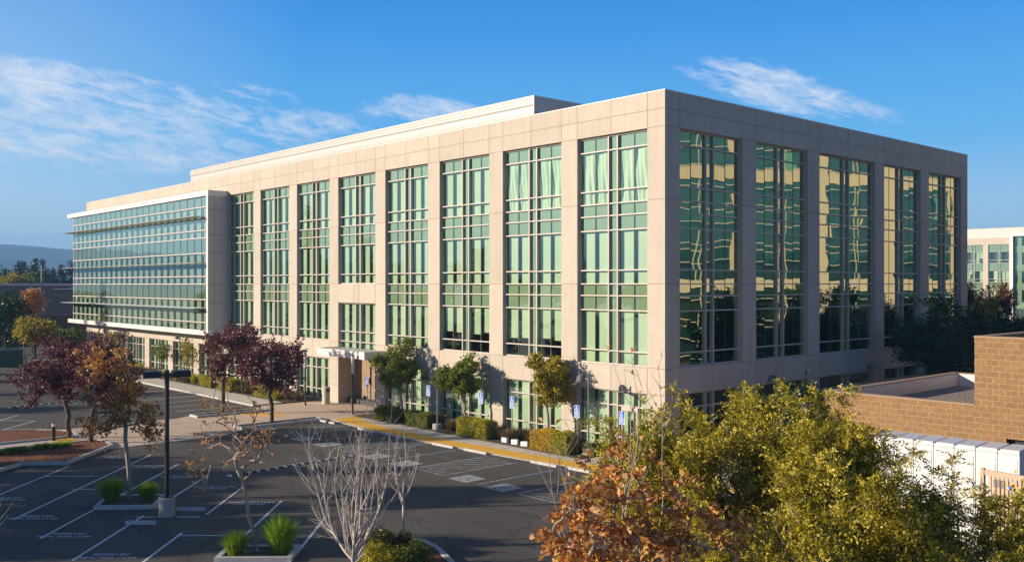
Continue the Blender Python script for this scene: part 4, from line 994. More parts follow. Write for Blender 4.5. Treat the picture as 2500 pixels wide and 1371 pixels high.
def far_buildings():
    # building seen past the right edge of the main block
    T = thing('office_building', 'distant beige office building with green glass, a roof screen and framed bay at the right', 'building')
    Yp = D(2400, 238)[1]; ony = lambda px: (Yp - CY) / ((px - 1250) / FPX * RIGHT[1] + FWD[1])
    x0, x1, x2 = (D(px, ony(px))[0] for px in (2286, 2470, 2640)); L_ = x2 - x0; fr = Frame(x0, Yp, (1, 0), (0, -1))
    a = x1 - x0; simple_block(T, fr, a, 4, 3, 4.75, 20, top_screen=2.6, seed=3, dark_mix=.3)
    fb = MB(fr)
    fb.box(a, a + .7, -1.8, 1.2, -.1, 21.4); fb.box(a + .7, L_ + 6, -1.8, 1.2, 20.8, 21.4); fb.build('box_frame', white_metal, T)
    g = MB(fr); g.pane(a + .7, L_ + 6, .4, .3, 20.8); g.build('curtain_wall', glass_l, T)
    bb = MB(fr)
    for k in range(5): bb.box(a + .7, L_ + 6, -.2, .3, k * 4.6 + 2.9, min(20.7, k * 4.6 + 4.6))
    for k in range(12): bb.box(a + 1.0 + k * 2.4, a + 2.4 + k * 2.4, .1, .15, 4.7, 20.6)
    bb.build('spandrel_panel', spandrel, T); MB(fr).box(a + .7, L_ + 6, -15, -.3, 0, 20.7).build('core', room_m, T)
    # building across the side street, seen in the side facade's reflections
    T2 = thing('office_building', 'sunlit beige office block across the side street, mirrored in the side windows', 'building')
    A, B = Vector((41.5, 22.0)), Vector((9.5, 114.5)); d = (B - A); L_ = d.length; d /= L_; n = Vector((-d.y, d.x)); n = -n if n.x > 0 else n
    simple_block(T2, Frame(A.x, A.y, (d.x, d.y), (n.x, n.y)), L_, 6, 9, 4.27, 16, seed=8, dark_mix=.93, beltz=(8.2, 20.6), pw=2.3, glass=glass_d, sp_mat=pmat('dark spandrel', (.06, .13, .12), .5))
    # dark low building at the far left
    T3 = thing('low_building', 'low dark grey flat roofed building behind the trees at far left', 'building')
    onx = lambda px: Vector(D(px, (-119 - CX) / ((px - 1250) / FPX * RIGHT[0] + FWD[0])))
    p = onx(-120); q = onx(250); d = (q - p); L_ = d.length; d /= L_; n = Vector((d.y, -d.x)); n = -n if n.dot(Vector((CX, CY)) - p) < 0 else n
    fr = Frame(p.x, p.y, (d.x, d.y), (n.x, n.y)); zt = HZ(697, 138); zb = HZ(772, 138)
    gm = pmat('grey ribbed panel', (.17, .155, .165), .7, (.14, .13, .14), .6, 3)
    b = MB(fr); b.box(0, L_, -30, 0, zb, zt); b.build('wall', gm, T3)
    c = MB(fr); c.box(-.2, L_ + .2, -30, .12, zt, zt + .35); c.build('coping', box_metal, T3)
    l = MB(fr); l.box(1, L_ - 1, -29, -2.2, -.1, zb); l.build('ground_storey', pmat('dark glazing', (.02, .025, .03), .2), T3)
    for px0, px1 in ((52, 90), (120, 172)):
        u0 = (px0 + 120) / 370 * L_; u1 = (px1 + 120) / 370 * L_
        v = MB(fr); v.box(u0, u1, 0.002, .5, HZ(706.5, 138), HZ(704, 138)); v.box(u1 - .3, u1, .002, .3, HZ(704, 138), HZ(701, 138)); v.build('white_strip', white_metal, T3)  # plain white strips with short upright ends along the upper wall
    v = MB(fr)
    for k in range(16): v.box(k * L_ / 16, k * L_ / 16 + .05, .001, .03, zb, zt)
    v.build('wall_rib', gm, T3)
    # utility cabinet
    U = thing('utility_box', 'dark green utility cabinet at the far left edge of the lot', 'utility box')
    x, y = P(22, 893); MB().box(x - 2.4, x + 1.2, y - 1.3, y + 1.1, 0, 1.75).build('body', pmat('green cabinet', (.03, .075, .05), .5), U); MB().box(x - 2.45, x + 1.25, y - 1.35, y + 1.15, 1.75, 1.85).build('lid', pmat('green lid', (.09, .16, .11), .5), U)
far_buildings()
#VEG
# ------------------------------------------------------------------ vegetation
def tubes_mesh(name, segs, n=5):
    """segs: array (m, 8) = p0(3) p1(3) r0 r1"""
    S = np.asarray(segs, dtype=float); p0, p1, r0, r1 = S[:, :3], S[:, 3:6], S[:, 6], S[:, 7]
    d = p1 - p0; d /= np.linalg.norm(d, axis=1, keepdims=True) + 1e-9
    ref = np.where(np.abs(d[:, 2:3]) > .9, np.array([[1., 0, 0]]), np.array([[0, 0, 1.]]))
    a = np.cross(d, ref); a /= np.linalg.norm(a, axis=1, keepdims=True) + 1e-9; b = np.cross(d, a)
    th = np.arange(n) * 2 * np.pi / n; c, s = np.cos(th), np.sin(th)
    ring = a[:, None, :] * c[None, :, None] + b[:, None, :] * s[None, :, None]
    q0 = p0[:, None, :] - d[:, None, :] * (r0[:, None, None] * .3) + ring * r0[:, None, None]; q1 = p1[:, None, :] + ring * r1[:, None, None]
    V = np.concatenate([q0, q1], axis=1).reshape(-1, 3); m = len(S); base = np.arange(m)[:, None] * 2 * n; i = np.arange(n)[None, :]; j = (i + 1) % n
    F = np.stack([base + i, base + j, base + n + j, base + n + i], axis=-1).reshape(-1, 4)
    return fast_mesh(name, V, F)
def leaves_mesh(name, C, rng, ln, wd, up=.0, out=None, droop=0.0, var=.35):
    m = len(C)
    nrm = rng.normal(size=(m, 3)); nrm[:, 2] = np.abs(nrm[:, 2]) * .8 + up
    nrm /= np.linalg.norm(nrm, axis=1, keepdims=True)
    t = rng.normal(size=(m, 3)); t[:, 2] -= droop
    if out is not None: t += out * .9
    t -= nrm * np.sum(t * nrm, axis=1, keepdims=True); t /= np.linalg.norm(t, axis=1, keepdims=True) + 1e-9
    s = np.cross(nrm, t); k = 1 + rng.uniform(-var, var, (m, 1)); L = ln * k; W = wd * k
    base = C - t * L * .5; tip = C + t * L * .5 - nrm * L * .12; l = C + s * W * .5 + nrm * W * .18; r = C - s * W * .5 + nrm * W * .18
    V = np.stack([base, r, tip, l], axis=1).reshape(-1, 3); F = np.arange(4 * m).reshape(m, 4)
    return fast_mesh(name, V, F)
def spray_mesh(name, tips, cc, rng, k, m, slen, ln, wd, droop=.35, outw=.7, ang=.9, var=.3):
    """leaves in two ranks along short drooping sprays that grow from each twig tip"""
    T = np.repeat(tips, k, axis=0); n = len(T)
    d = rng.normal(size=(n, 3)); o = T - cc; o /= np.linalg.norm(o, axis=1, keepdims=True) + 1e-9; d = d / np.linalg.norm(d, axis=1, keepdims=True) + o * outw; d[:, 2] += .15; d /= np.linalg.norm(d, axis=1, keepdims=True)
    nm = rng.normal(size=(n, 3)) * .9 + np.array([0, 0, .35]); nm -= d * np.sum(nm * d, axis=1, keepdims=True); nm /= np.linalg.norm(nm, axis=1, keepdims=True) + 1e-9
    sd = np.cross(nm, d); Ls = slen * rng.uniform(.5, 1.3, (n, 1)); out = []
    for j in range(m):
        q = (j + .6) / m; p = T + d * Ls * q + np.array([0, 0, -1.0]) * (droop * Ls * q * q)
        sg = 1 if j % 2 else -1; a = ang * rng.uniform(.6, 1.3, (n, 1)); tt = d * np.cos(a) + sd * (sg * np.sin(a)) + np.array([0, 0, -droop * q]); tt += rng.normal(size=(n, 3)) * .22; tt /= np.linalg.norm(tt, axis=1, keepdims=True)
        nn = nm + rng.normal(size=(n, 3)) * .35; nn -= tt * np.sum(nn * tt, axis=1, keepdims=True); nn /= np.linalg.norm(nn, axis=1, keepdims=True) + 1e-9
        s_ = np.cross(nn, tt); L = ln * (1 + rng.uniform(-var, var, (n, 1))); W = wd * L / ln
        out.append(np.stack([p, p + tt * L * .5 - s_ * W * .5 + nn * W * .15, p + tt * L - nn * L * .1, p + tt * L * .5 + s_ * W * .5 + nn * W * .15], axis=1))
    V = np.concatenate(out).reshape(-1, 3); return fast_mesh(name, V, np.arange(len(V)).reshape(-1, 4))
def crown_tips(rng, n, c, rad, lobes, lobe_r, flat=.9):
    c = np.array(c, float); rad = np.array(rad, float)
    L = rng.normal(size=(lobes, 3)); L /= np.linalg.norm(L, axis=1, keepdims=True); L *= rng.uniform(.35, .80, (lobes, 1)); 
    k = rng.integers(0, lobes, n); v = rng.normal(size=(n, 3)); v /= np.linalg.norm(v, axis=1, keepdims=True)
    lr = rng.uniform(.65, 1.25, lobes)[k][:, None] * lobe_r
    q = L[k] + v * lr * rng.uniform(.35, 1, (n, 1)) ** .5
    return c + q * rad
def skeleton(rng, tips, base, fork, lean_top, r_tip=.006, power=2.2, wig=.08, step=.55, updip=.6):
    base = np.array(base, float); fork = np.array(fork, float); top = np.array(lean_top, float)
    nodes = [base]; par = [-1]
    def path(a, b, n, parent, w):
        p = parent
        for i in range(1, n + 1):
            t = i / n; q = a + (b - a) * t + (rng.normal(size=3) * w * (1 if i < n else 0)); nodes.append(q); par.append(p); p = len(nodes) - 1
        return p
    f = path(base, fork, 4, 0, wig * .4); path(fork, top, 5, f, wig * 1.5)
    order = np.argsort(np.linalg.norm(tips - fork, axis=1)); tipn = []
    for ti in order:
        t = tips[ti]; A = np.array(nodes[4:]); d = t - A; dist = np.linalg.norm(d, axis=1)
        pen = dist * (1 + updip * np.clip(-d[:, 2] / (dist + 1e-6), 0, 1)) ; j = int(np.argmin(pen)) + 4
        n = max(1, int(dist[j - 4] / step)); a = nodes[j]
        p = j
        for i in range(1, n + 1):
            s = i / n; q = a + (t - a) * s; q = q + np.array([0, 0, -.12 * dist[j - 4] * math.sin(s * math.pi)]) + (rng.normal(size=3) * wig * (1 if i < n else 0))
            nodes.append(q); par.append(p); p = len(nodes) - 1
        tipn.append(p)
    Nn = len(nodes); rad = np.zeros(Nn)
    for i in tipn: rad[i] += r_tip ** power
    for i in range(Nn - 1, 0, -1):
        rad[i] = max(rad[i], r_tip ** power); rad[par[i]] += rad[i]
    rad = rad ** (1 / power); nodes = np.array(nodes)
    return nodes, np.array(par), rad
def leafy_tree(name, label, cat, xy, fork_z, crown_c, crown_r, tips_n, per, ln, wd, leaf, bark, seed, lobes=12, lobe_r=.42, spread=.22, trunk_r=None, group=None, bare_frac=0, twig=.006, lean=(0, 0), droop=.2, z0=0, extra=None, up=.0, shoots=0, spray=None):
    rng = np.random.default_rng(seed); x, y = xy
    t = thing(name, label, cat, group, (x, y, z0))
    cc = np.array([x + crown_c[0], y + crown_c[1], crown_c[2]]); tips = crown_tips(rng, tips_n, cc, crown_r, lobes, lobe_r)
    if extra is not None: tips = np.concatenate([tips, extra(rng, cc)])
    base = (x, y, z0 - .05); fork = (x + lean[0] * .5, y + lean[1] * .5, fork_z)
    nodes, par, rad = skeleton(rng, tips, base, fork, cc + np.array([0, 0, crown_r[2] * .45]), twig)
    if trunk_r:
        k = trunk_r / rad[0]; rad = rad * np.where(rad > .4 * rad[0], k, 1 + (k - 1) * np.clip(rad / (.4 * rad[0]), 0, 1))
    i = np.arange(1, len(nodes)); segs = np.column_stack([nodes[par[i]], nodes[i], np.minimum(rad[par[i]], rad[i] * 1.35), rad[i]])
    big = segs[:, 6] > .02
    wood = [segs]
    # leaves gather round the outer twigs
    tw = tips[rng.random(len(tips)) >= bare_frac]
    C = np.repeat(tw, per, axis=0); C = C + rng.normal(size=C.shape) * spread * np.array([1, 1, .8])
    if shoots:
        # long leafy shoots that break the outline
        od = tips - cc; far = np.argsort(-np.linalg.norm(od / np.array(crown_r), axis=1))[:shoots * 3]; far = rng.choice(far, shoots, replace=False); segs2 = []; CC = []
        for q in far:
            p = tips[q].copy(); dr = (tips[q] - cc) / np.array(crown_r); dr = dr / np.linalg.norm(dr) + np.array([0, 0, .7]) + rng.normal(size=3) * .35; dr /= np.linalg.norm(dr); Ls = rng.uniform(.5, 1.2)
            for s in range(9):
                p2 = p + dr * Ls / 9; segs2.append(np.concatenate([p, p2, [.007 * (1 - s / 11)], [.007 * (1 - (s + 1) / 11)]])); dr = dr + np.array([0, 0, -.05]) + rng.normal(size=3) * .05; dr /= np.linalg.norm(dr)
                for e in range(4): CC.append(p2 + rng.normal(size=3) * np.array([.05, .05, .04]))
                p = p2
        wood.append(np.array(segs2))
        C = np.concatenate([C, np.array(CC)])
    link('trunk', tubes_mesh('trunk', np.concatenate(wood), 6), bark, t, smooth=True)
    if spray:
        ex = C[len(tw) * per:] if shoots else np.zeros((0, 3)); T2 = np.concatenate([tw + rng.normal(size=tw.shape) * spread * .5, ex[::6]])
        link('crown', spray_mesh('crown', T2, cc, rng, *spray, ln, wd), leaf, t); return t
    out = C - cc; out /= np.linalg.norm(out, axis=1, keepdims=True) + 1e-9
    link('crown', leaves_mesh('crown', C, rng, ln, wd, up, out, droop), leaf, t)
    return t
def bare_tree(name, label, cat, xy, limbs, bark, seed, height, spread, trunk_h, trunk_r, group=None, leaf=None, nleaf=0, lean=(0, 0)):
    rng = np.random.default_rng(seed); x, y = xy; t = thing(name, label, cat, group, (x, y, 0)); segs = []; tips = []
    def grow(p, d, L, r, depth, trop):
        n = max(3, int(L / .16)); st = L / n
        for i in range(n):
            d = d + np.array([0, 0, trop * st]) + rng.normal(size=3) * .05; d /= np.linalg.norm(d)
            q = p + d * st; ra, rb = r * (1 - .7 * i / n), r * (1 - .7 * (i + 1) / n); segs.append(np.concatenate([p, q, [ra, rb]]))
            if depth > 0 and i >= 1 and rng.random() < (.40 if depth > 1 else .36):
                s = np.cross(d, rng.normal(size=3)); s /= np.linalg.norm(s) + 1e-9; a = rng.uniform(.5, .95)
                grow(q, d * math.cos(a) + s * math.sin(a), L * rng.uniform(.28, .55) * (1 - .45 * i / n), max(.006, rb * .68), depth - 1, trop * 1.15)
            p = q
        tips.append(p)
    b = np.array([x, y, -.05]); f = np.array([x + lean[0], y + lean[1], trunk_h]); n = 5
    for i in range(n): segs.append(np.concatenate([b + (f - b) * i / n, b + (f - b) * (i + 1) / n, [trunk_r * (1 - .25 * i / n), trunk_r * (1 - .25 * (i + 1) / n)]]))
    for k in range(limbs):
        a = 2 * math.pi * k / limbs + rng.uniform(-.4, .4); e = rng.uniform(.4, 1.3) if k else .15
        d = np.array([math.cos(a) * math.sin(e), math.sin(a) * math.sin(e), math.cos(e)]); st = f - (f - b) * rng.uniform(0, .35) if k else f
        grow(st, d, (height - trunk_h) * rng.uniform(.8, 1.15) * (1.0 + .25 * math.sin(e)) , trunk_r * .55, 3, spread)
    link('trunk', tubes_mesh('trunk', np.array(segs[:n]), 8), bark, t, smooth=True); link('branches', tubes_mesh('branches', np.array(segs[n:]), 6), bark, t, smooth=True)
    if leaf is not None:
        T = np.array(tips); C = T[rng.integers(0, len(T), nleaf)] + rng.normal(size=(nleaf, 3)) * .06
        link('crown', leaves_mesh('crown', C, rng, .11, .075, 0, None, .8), leaf, t)
    return t
def tuft(name, label, cat, x, y, z, r, h, n, mat_, seed, group=None, wd=.018):
    rng = np.random.default_rng(seed); a = rng.uniform(0, 2 * np.pi, n); q = rng.uniform(0, 1, n) ** .6
    b = np.column_stack([x + np.cos(a) * q * r * .38, y + np.sin(a) * q * r * .38, np.full(n, z)])
    le = np.clip(q + rng.normal(0, .2, n), 0, 1.15); dirn = np.column_stack([np.cos(a + rng.normal(0, .35, n)), np.sin(a + rng.normal(0, .35, n)), np.zeros(n)])
    hh = h * rng.uniform(.6, 1.1, n); side = np.column_stack([-dirn[:, 1], dirn[:, 0], np.zeros(n)]); ph = rng.uniform(0, 6.3, n)[:, None]; sd = side * np.cos(ph) + dirn * np.sin(ph)
    p1 = b + dirn * (le * r * .30)[:, None] + np.array([0, 0, 1]) * (hh * .62)[:, None]; p2 = b + dirn * (le * r * .78)[:, None] + np.array([0, 0, 1]) * hh[:, None] * (1 - .22 * le[:, None] ** 2)
    V = np.stack([b - sd * wd / 2, b + sd * wd / 2, p1 - sd * wd / 2, p1 + sd * wd / 2, p2, p2 + sd * .003], axis=1).reshape(-1, 3); k = np.arange(n)[:, None] * 6
    F = np.concatenate([k + np.array([[0, 1, 3, 2]]), k + np.array([[2, 3, 5, 4]])])
    return tag(link(name, fast_mesh(name, V, F), mat_), label, cat, group)
def hedge(label, x, y, lx, ly, h, rot, mat_, seed, group='clipped hedge blocks', dens=950, ln=.075, core=None, z=.09):
    rng = np.random.default_rng(seed); t = thing('hedge', label, 'hedge', group, (x, y, z))
    c, s = math.cos(rot), math.sin(rot); A = 2 * (lx + ly) * h + lx * ly; n = int(A * dens)
    f = rng.choice(5, n, p=np.array([lx * h, lx * h, ly * h, ly * h, lx * ly]) / A); u, v = rng.uniform(-.5, .5, n), rng.uniform(0, 1, n); w_ = rng.uniform(-.5, .5, n)
    px = np.where(f < 2, u * lx, np.where(f == 2, -lx / 2, np.where(f == 3, lx / 2, u * lx))); py = np.where(f == 0, -ly / 2, np.where(f == 1, ly / 2, np.where(f < 4, u * ly, w_ * ly))); pz = np.where(f < 4, v * h, h)
    # rounded, slightly lumpy surface
    q = np.column_stack([px, py, pz]); bul = .05 * np.sin(px * 4 + seed) + .04 * np.sin(py * 6 + px * 3) + .03 * np.sin(pz * 9 + px * 5)
    q[:, 2] += np.where(f == 4, bul, 0); q[:, 1] += np.where(f < 2, np.sign(py) * bul, 0)
    ed = np.clip((np.abs(px) - lx / 2 + .15) / .15, 0, 1) * np.clip((pz - h + .15) / .15, 0, 1); q[:, 2] -= ed * .06
    q += rng.normal(size=q.shape) * .03; w3 = np.column_stack([x + q[:, 0] * c - q[:, 1] * s, y + q[:, 0] * s + q[:, 1] * c, z + q[:, 2]])
    link('foliage', leaves_mesh('foliage', w3, rng, ln, ln * .6, .2), mat_, t)
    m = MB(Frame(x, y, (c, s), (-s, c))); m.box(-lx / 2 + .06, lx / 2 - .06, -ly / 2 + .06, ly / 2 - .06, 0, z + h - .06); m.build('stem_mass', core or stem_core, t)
    return t
def shrub(name, label, x, y, r, h, mat_, seed, z=.09, cat='shrub', group=None, n=2600, ln=.085, lobes=9):
    rng = np.random.default_rng(seed); t = thing(name, label, cat, group, (x, y, z))
    T = crown_tips(rng, 90, (x, y, z + h * .52), (r, r, h * .5), lobes, .42); T[:, 2] = np.maximum(T[:, 2], z + .08)
    C = np.repeat(T, max(1, n // 90), axis=0); C = C + rng.normal(size=C.shape) * r * .13
    link('foliage', leaves_mesh('foliage', C, rng, ln, ln * .55, .3, None, .1), mat_, t)
    b = np.tile(np.array([[x, y, z]]), (90, 1)) + rng.normal(size=(90, 3)) * np.array([.08, .08, 0]); link('stem', tubes_mesh('stem', np.column_stack([b, T, np.full(90, .012), np.full(90, .005)]), 4), bark_d, t)
    return t
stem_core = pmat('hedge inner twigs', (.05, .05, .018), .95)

def facade_trees():
    G = 'young trees along the facade'
    def at(px, Y):
        u = (px - 1250) / FPX; Z = (Y - CY) / (u * RIGHT[1] + FWD[1]); return D(px, Z), Z
    for px, Y, top, bot, hw, cx, leaf, lb, seed in ((985, -1.25, 800, 975, 66, 968, M_green, 'bushy dark green tree right of the entrance canopy, tallest of the facade trees', 11), (1140, -1.25, 850, 985, 60, 1121, M_green, 'leaning dark green tree between the entrance and the orange tipped tree', 12),
                                                (1337, -1.3, 852, 1005, 68, 1336, M_ylgreen, 'yellow green tree with orange tips nearest the building corner', 13)):
        (x, y), Z = at(px, Y); s = Z / FPX; zt, zb = HZ(top, Z), HZ(bot, Z); r = hw * s; sh = (cx - px) * s
        leafy_tree('facade_tree', lb, 'tree', (x, y), max(1.2, zb - .1), (sh * RIGHT[0], sh * RIGHT[1], (zt + zb) / 2), (r, r * .95, (zt - zb) / 2), 190, 52, .15, .08, leaf, bark_l, seed, lobes=15, lobe_r=.34, spread=.14, trunk_r=.085, group=G, lean=(sh * .5 * RIGHT[0], sh * .5 * RIGHT[1]), z0=.09)
    for px, Y, top, bot, hw, leaf, lb, seed in ((461, -1.2, 826, 905, 26, M_ylgreen, 'thin sparse yellow green tree left of the large purple pair', 14), (393, -1.2, 830, 890, 30, M_green, 'thin sparse green tree in front of the ground windows under the glazed box', 15), (270, -1.4, 800, 890, 28, M_ylgreen, 'olive tree top showing above the left purple tree', 16)):
        (x, y), Z = at(px, Y); s = Z / FPX; zt, zb = HZ(top, Z), HZ(bot, Z); r = hw * s
        leafy_tree('facade_tree', lb, 'tree', (x, y), zb - .1, (0, 0, (zt + zb) / 2), (r, r, (zt - zb) / 2), 70, 13, .19, .10, leaf, bark_l, seed, lobes=9, lobe_r=.4, spread=.22, trunk_r=.07, group=G, z0=.09)
facade_trees()

def purple_trees():
    G = 'purple leaved trees'
    for (bx, by), cx, top, bot, hw, lb, seed in ((P(663, 1034), 662, 800, 975, 92, 'dark purple tree with vase shaped trunk, nearest the entrance', 21), (P(545, 1010), 562, 782, 940, 84, 'dark purple tree in front of the glazed box side, left of the purple pair', 22),
                                          (P(168, 1070), 148, 803, 1000, 104, 'large dark purple tree on the mulch island behind the bollard light', 23), (P(222, 1082), 262, 812, 985, 84, 'purple tree partly hidden by the dry brown tree in the stall planter', 24)):
        Z = (bx - CX) * FWD[0] + (by - CY) * FWD[1]; s = Z / FPX; zt, zb = HZ(top, Z), HZ(bot, Z); r = hw * s; sh = (cx - 1250) * s - ((bx - CX) * RIGHT[0] + (by - CY) * RIGHT[1])
        leafy_tree('purple_tree', lb, 'tree', (bx, by), max(1.3, zb - .9), (sh * RIGHT[0], sh * RIGHT[1], (zt + zb) / 2), (r, r, (zt - zb) / 2), 260, 40, .13, .085, M_purple, bark_d, seed, lobes=20, lobe_r=.36, spread=.17, trunk_r=.14, group=G, z0=.1, shoots=26)
purple_trees()

def dry_trees():
    x, y = P(317, 1222); Z = (x - CX) * FWD[0] + (y - CY) * FWD[1]; s = Z / FPX
    def side(rng, cc):
        out = []
        for px, py, dd, n in ((250, 905, 0, 26), (225, 870, .3, 16), (355, 1040, -.2, 20), (225, 1045, .2, 20), (370, 1000, 0, 18), (215, 960, .1, 14), (300, 870, 0, 14), (375, 1060, -.3, 8)):
            c = np.array([*D(px, Z + dd), HZ(py, Z + dd)]); out.append(c + rng.normal(size=(n, 3)) * .24)
        return np.concatenate(out)
    leafy_tree('dry_tree', 'slim tree with dry brown and yellow leaves in the planter beside the tall lamp post', 'tree', (x, y), HZ(1070, Z), ((-22 * s) * RIGHT[0], (-22 * s) * RIGHT[1], HZ(985, Z)), (72 * s, 72 * s, 78 * s), 130, 18, .12, .088, M_brown, bark_l, 31, lobes=12, lobe_r=.45, spread=.11, trunk_r=.085, twig=.005, lean=(-22 * s * RIGHT[0], -22 * s * RIGHT[1]), z0=.1, droop=.6, extra=side, bare_frac=.12)
    x, y = P(628, 1352); Z = (x - CX) * FWD[0] + (y - CY) * FWD[1]; s = Z / FPX
    def side2(rng, cc):
        out = []
        for px, py, dd, n in ((500, 975, 0, 10), (560, 1000, .2, 12), (480, 1130, 0, 18), (500, 1085, .3, 16), (640, 1090, -.2, 18), (620, 1000, .2, 12), (480, 1165, 0, 12), (670, 1060, 0, 12), (545, 945, 0, 6)):
            c = np.array([*D(px, Z + dd), HZ(py, Z + dd)]); out.append(c + rng.normal(size=(n, 3)) * .17)
        return np.concatenate(out)
    leafy_tree('dry_tree', 'leaning nearly bare tree with a few curled brown leaves in the nearer planter', 'tree', (x, y), HZ(1170, Z), ((-50 * s) * RIGHT[0], (-50 * s) * RIGHT[1], HZ(1075, Z)), (88 * s, 88 * s, 100 * s), 105, 3, .10, .07, M_brown, bark_l, 32, lobes=12, lobe_r=.5, spread=.08, trunk_r=.075, twig=.0055, lean=(-36 * s * 2 * RIGHT[0], -36 * s * 2 * RIGHT[1]), z0=.1, droop=.7, extra=side2, bare_frac=.25)
    x, y = P(862, 1412); bare_tree('bare_tree', 'large bare tree with many white upright branches at the bottom of the lot', 'tree', (x, y), 10, bark_w, 36, 3.9, .7, .75, .062, 'bare white trees')
    x, y = P(985, 1324); bare_tree('bare_tree', 'smaller bare white tree on the round ended island, right of the larger one', 'tree', (x, y), 6, bark_w, 34, 3.75, .7, 1.9, .05, 'bare white trees')
    x, y = P(-34, 1430); bare_tree('bare_tree', 'bare white twigs of a tree at the bottom left edge of the photo', 'tree', (x, y), 4, bark_w, 35, 2.5, .9, .8, .035, 'bare white trees')
dry_trees()

def near_trees():
    def crown(px, Z, top, bot, hw, label, leaf, seed, tips, per, ln, wd, name='olive_tree', sp=.14, lob=30, lr=.25, sh=0, bark=bark_l, bare=0, tw=.006, spray=(6, 12, .42)):
        s = Z / FPX; x, y = D(px, Z); zt, zb = HZ(top, Z), HZ(bot, Z); r = hw * s
        return leafy_tree(name, label, 'tree', (x, y), max(.6, zb - .2), (0, 0, (zt + zb) / 2), (r, r * .8, (zt - zb) / 2), tips, per, ln, wd, leaf, bark, seed, lobes=lob, lobe_r=lr, spread=sp, trunk_r=.10, twig=tw, shoots=sh, bare_frac=bare, droop=.3, spray=spray)
    crown(1800, 20.5, 990, 1300, 235, 'olive leaved tree in front of the building corner, tallest of the near green trees', M_elm, 41, 430, 46, .078, .032, sh=80)
    crown(1985, 22.5, 1015, 1250, 110, 'olive leaved tree at the left end of the block building, hiding the globe lamp post', M_elm, 48, 170, 40, .078, .032, sh=30)
    crown(1615, 19.5, 1065, 1340, 150, 'olive leaved tree at the left edge of the near green mass, above the orange tree', M_elm, 42, 260, 40, .078, .032, sh=50)
    crown(2075, 19, 1090, 1400, 225, 'olive leaved tree in front of the left power cabinets', M_elm, 43, 420, 46, .078, .032, sh=70)
    crown(2380, 17.5, 1262, 1580, 265, 'olive leaved tree at the right edge of the photo below the hazard diamond', M_elm, 44, 400, 42, .078, .032, sh=60)
    crown(1890, 16.5, 1160, 1600, 300, 'olive leaved tree at the bottom of the photo, nearest of the green mass', M_elm, 45, 430, 44, .078, .032, sh=50)
    x, y = D(1560, 14.2); s = 14.2 / FPX
    def side(rng, cc):
        out = []
        for px, py, n in ((1430, 1205, 12), (1405, 1270, 16), (1385, 1330, 18), (1490, 1185, 12), (1560, 1180, 9), (1660, 1215, 10), (1720, 1270, 10), (1770, 1320, 8)):
            out.append(np.array([*D(px, 14.2), HZ(py, 14.2)]) + rng.normal(size=(n, 3)) * .2)
        return np.concatenate(out)
    leafy_tree('orange_tree', 'tree with curled orange autumn leaves at the bottom of the photo, nearest to the camera', 'tree', (x, y), 2.2, (0, 0, HZ(1390, 14.2)), (185 * s, 165 * s, 170 * s), 200, 17, .105, .078, M_orange, bark_l, 46, lobes=22, lobe_r=.34, spread=.14, spray=(3, 5, .26), trunk_r=.085, twig=.006, droop=.8, extra=side)
    x, y = D(1520, 14.9); bare_tree('bare_tree', 'thin bare shoots with a red leaf or two standing above the orange tree', 'tree', (x, y), 5, bark_l, 47, 6.9, .9, 4.3, .03, None, M_orange, 26)
near_trees()

def shade_side_trees():
    def crown(px, Z, top, bot, hw, label, leaf, seed, tips=170, per=36, ln=.17, wd=.085, name='broadleaf_tree', group=None, sp=.25, xy=None):
        s = Z / FPX; x, y = xy or D(px, Z); zt, zb = HZ(top, Z), HZ(bot, Z); r = hw * s
        return leafy_tree(name, label, 'tree', (x, y), max(1.0, zb + .2), (0, 0, (zt + zb) / 2), (r, r, (zt - zb) / 2), tips, per, ln, wd, leaf, bark_d, seed, lobes=16, lobe_r=.36, spread=sp, trunk_r=.14, group=group, shoots=16)
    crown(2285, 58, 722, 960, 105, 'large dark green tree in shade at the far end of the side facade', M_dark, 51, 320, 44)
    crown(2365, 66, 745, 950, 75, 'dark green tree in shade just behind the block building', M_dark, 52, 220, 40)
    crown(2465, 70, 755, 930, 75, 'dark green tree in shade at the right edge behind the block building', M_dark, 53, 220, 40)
    crown(2370, 100, 690, 800, 40, 'reddish brown tree in front of the distant office, left one', M_rust, 54, 120, 26, .22, .14)
    crown(2440, 104, 692, 800, 44, 'reddish brown tree in front of the distant office, right one', M_rust, 55, 120, 26, .22, .14)
    crown(2395, 96, 730, 830, 46, 'olive tree between the reddish trees and the dark trees', M_ylgreen, 56, 120, 26, .22, .12)
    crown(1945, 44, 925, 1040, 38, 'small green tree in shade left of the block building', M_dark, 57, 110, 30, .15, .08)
shade_side_trees()

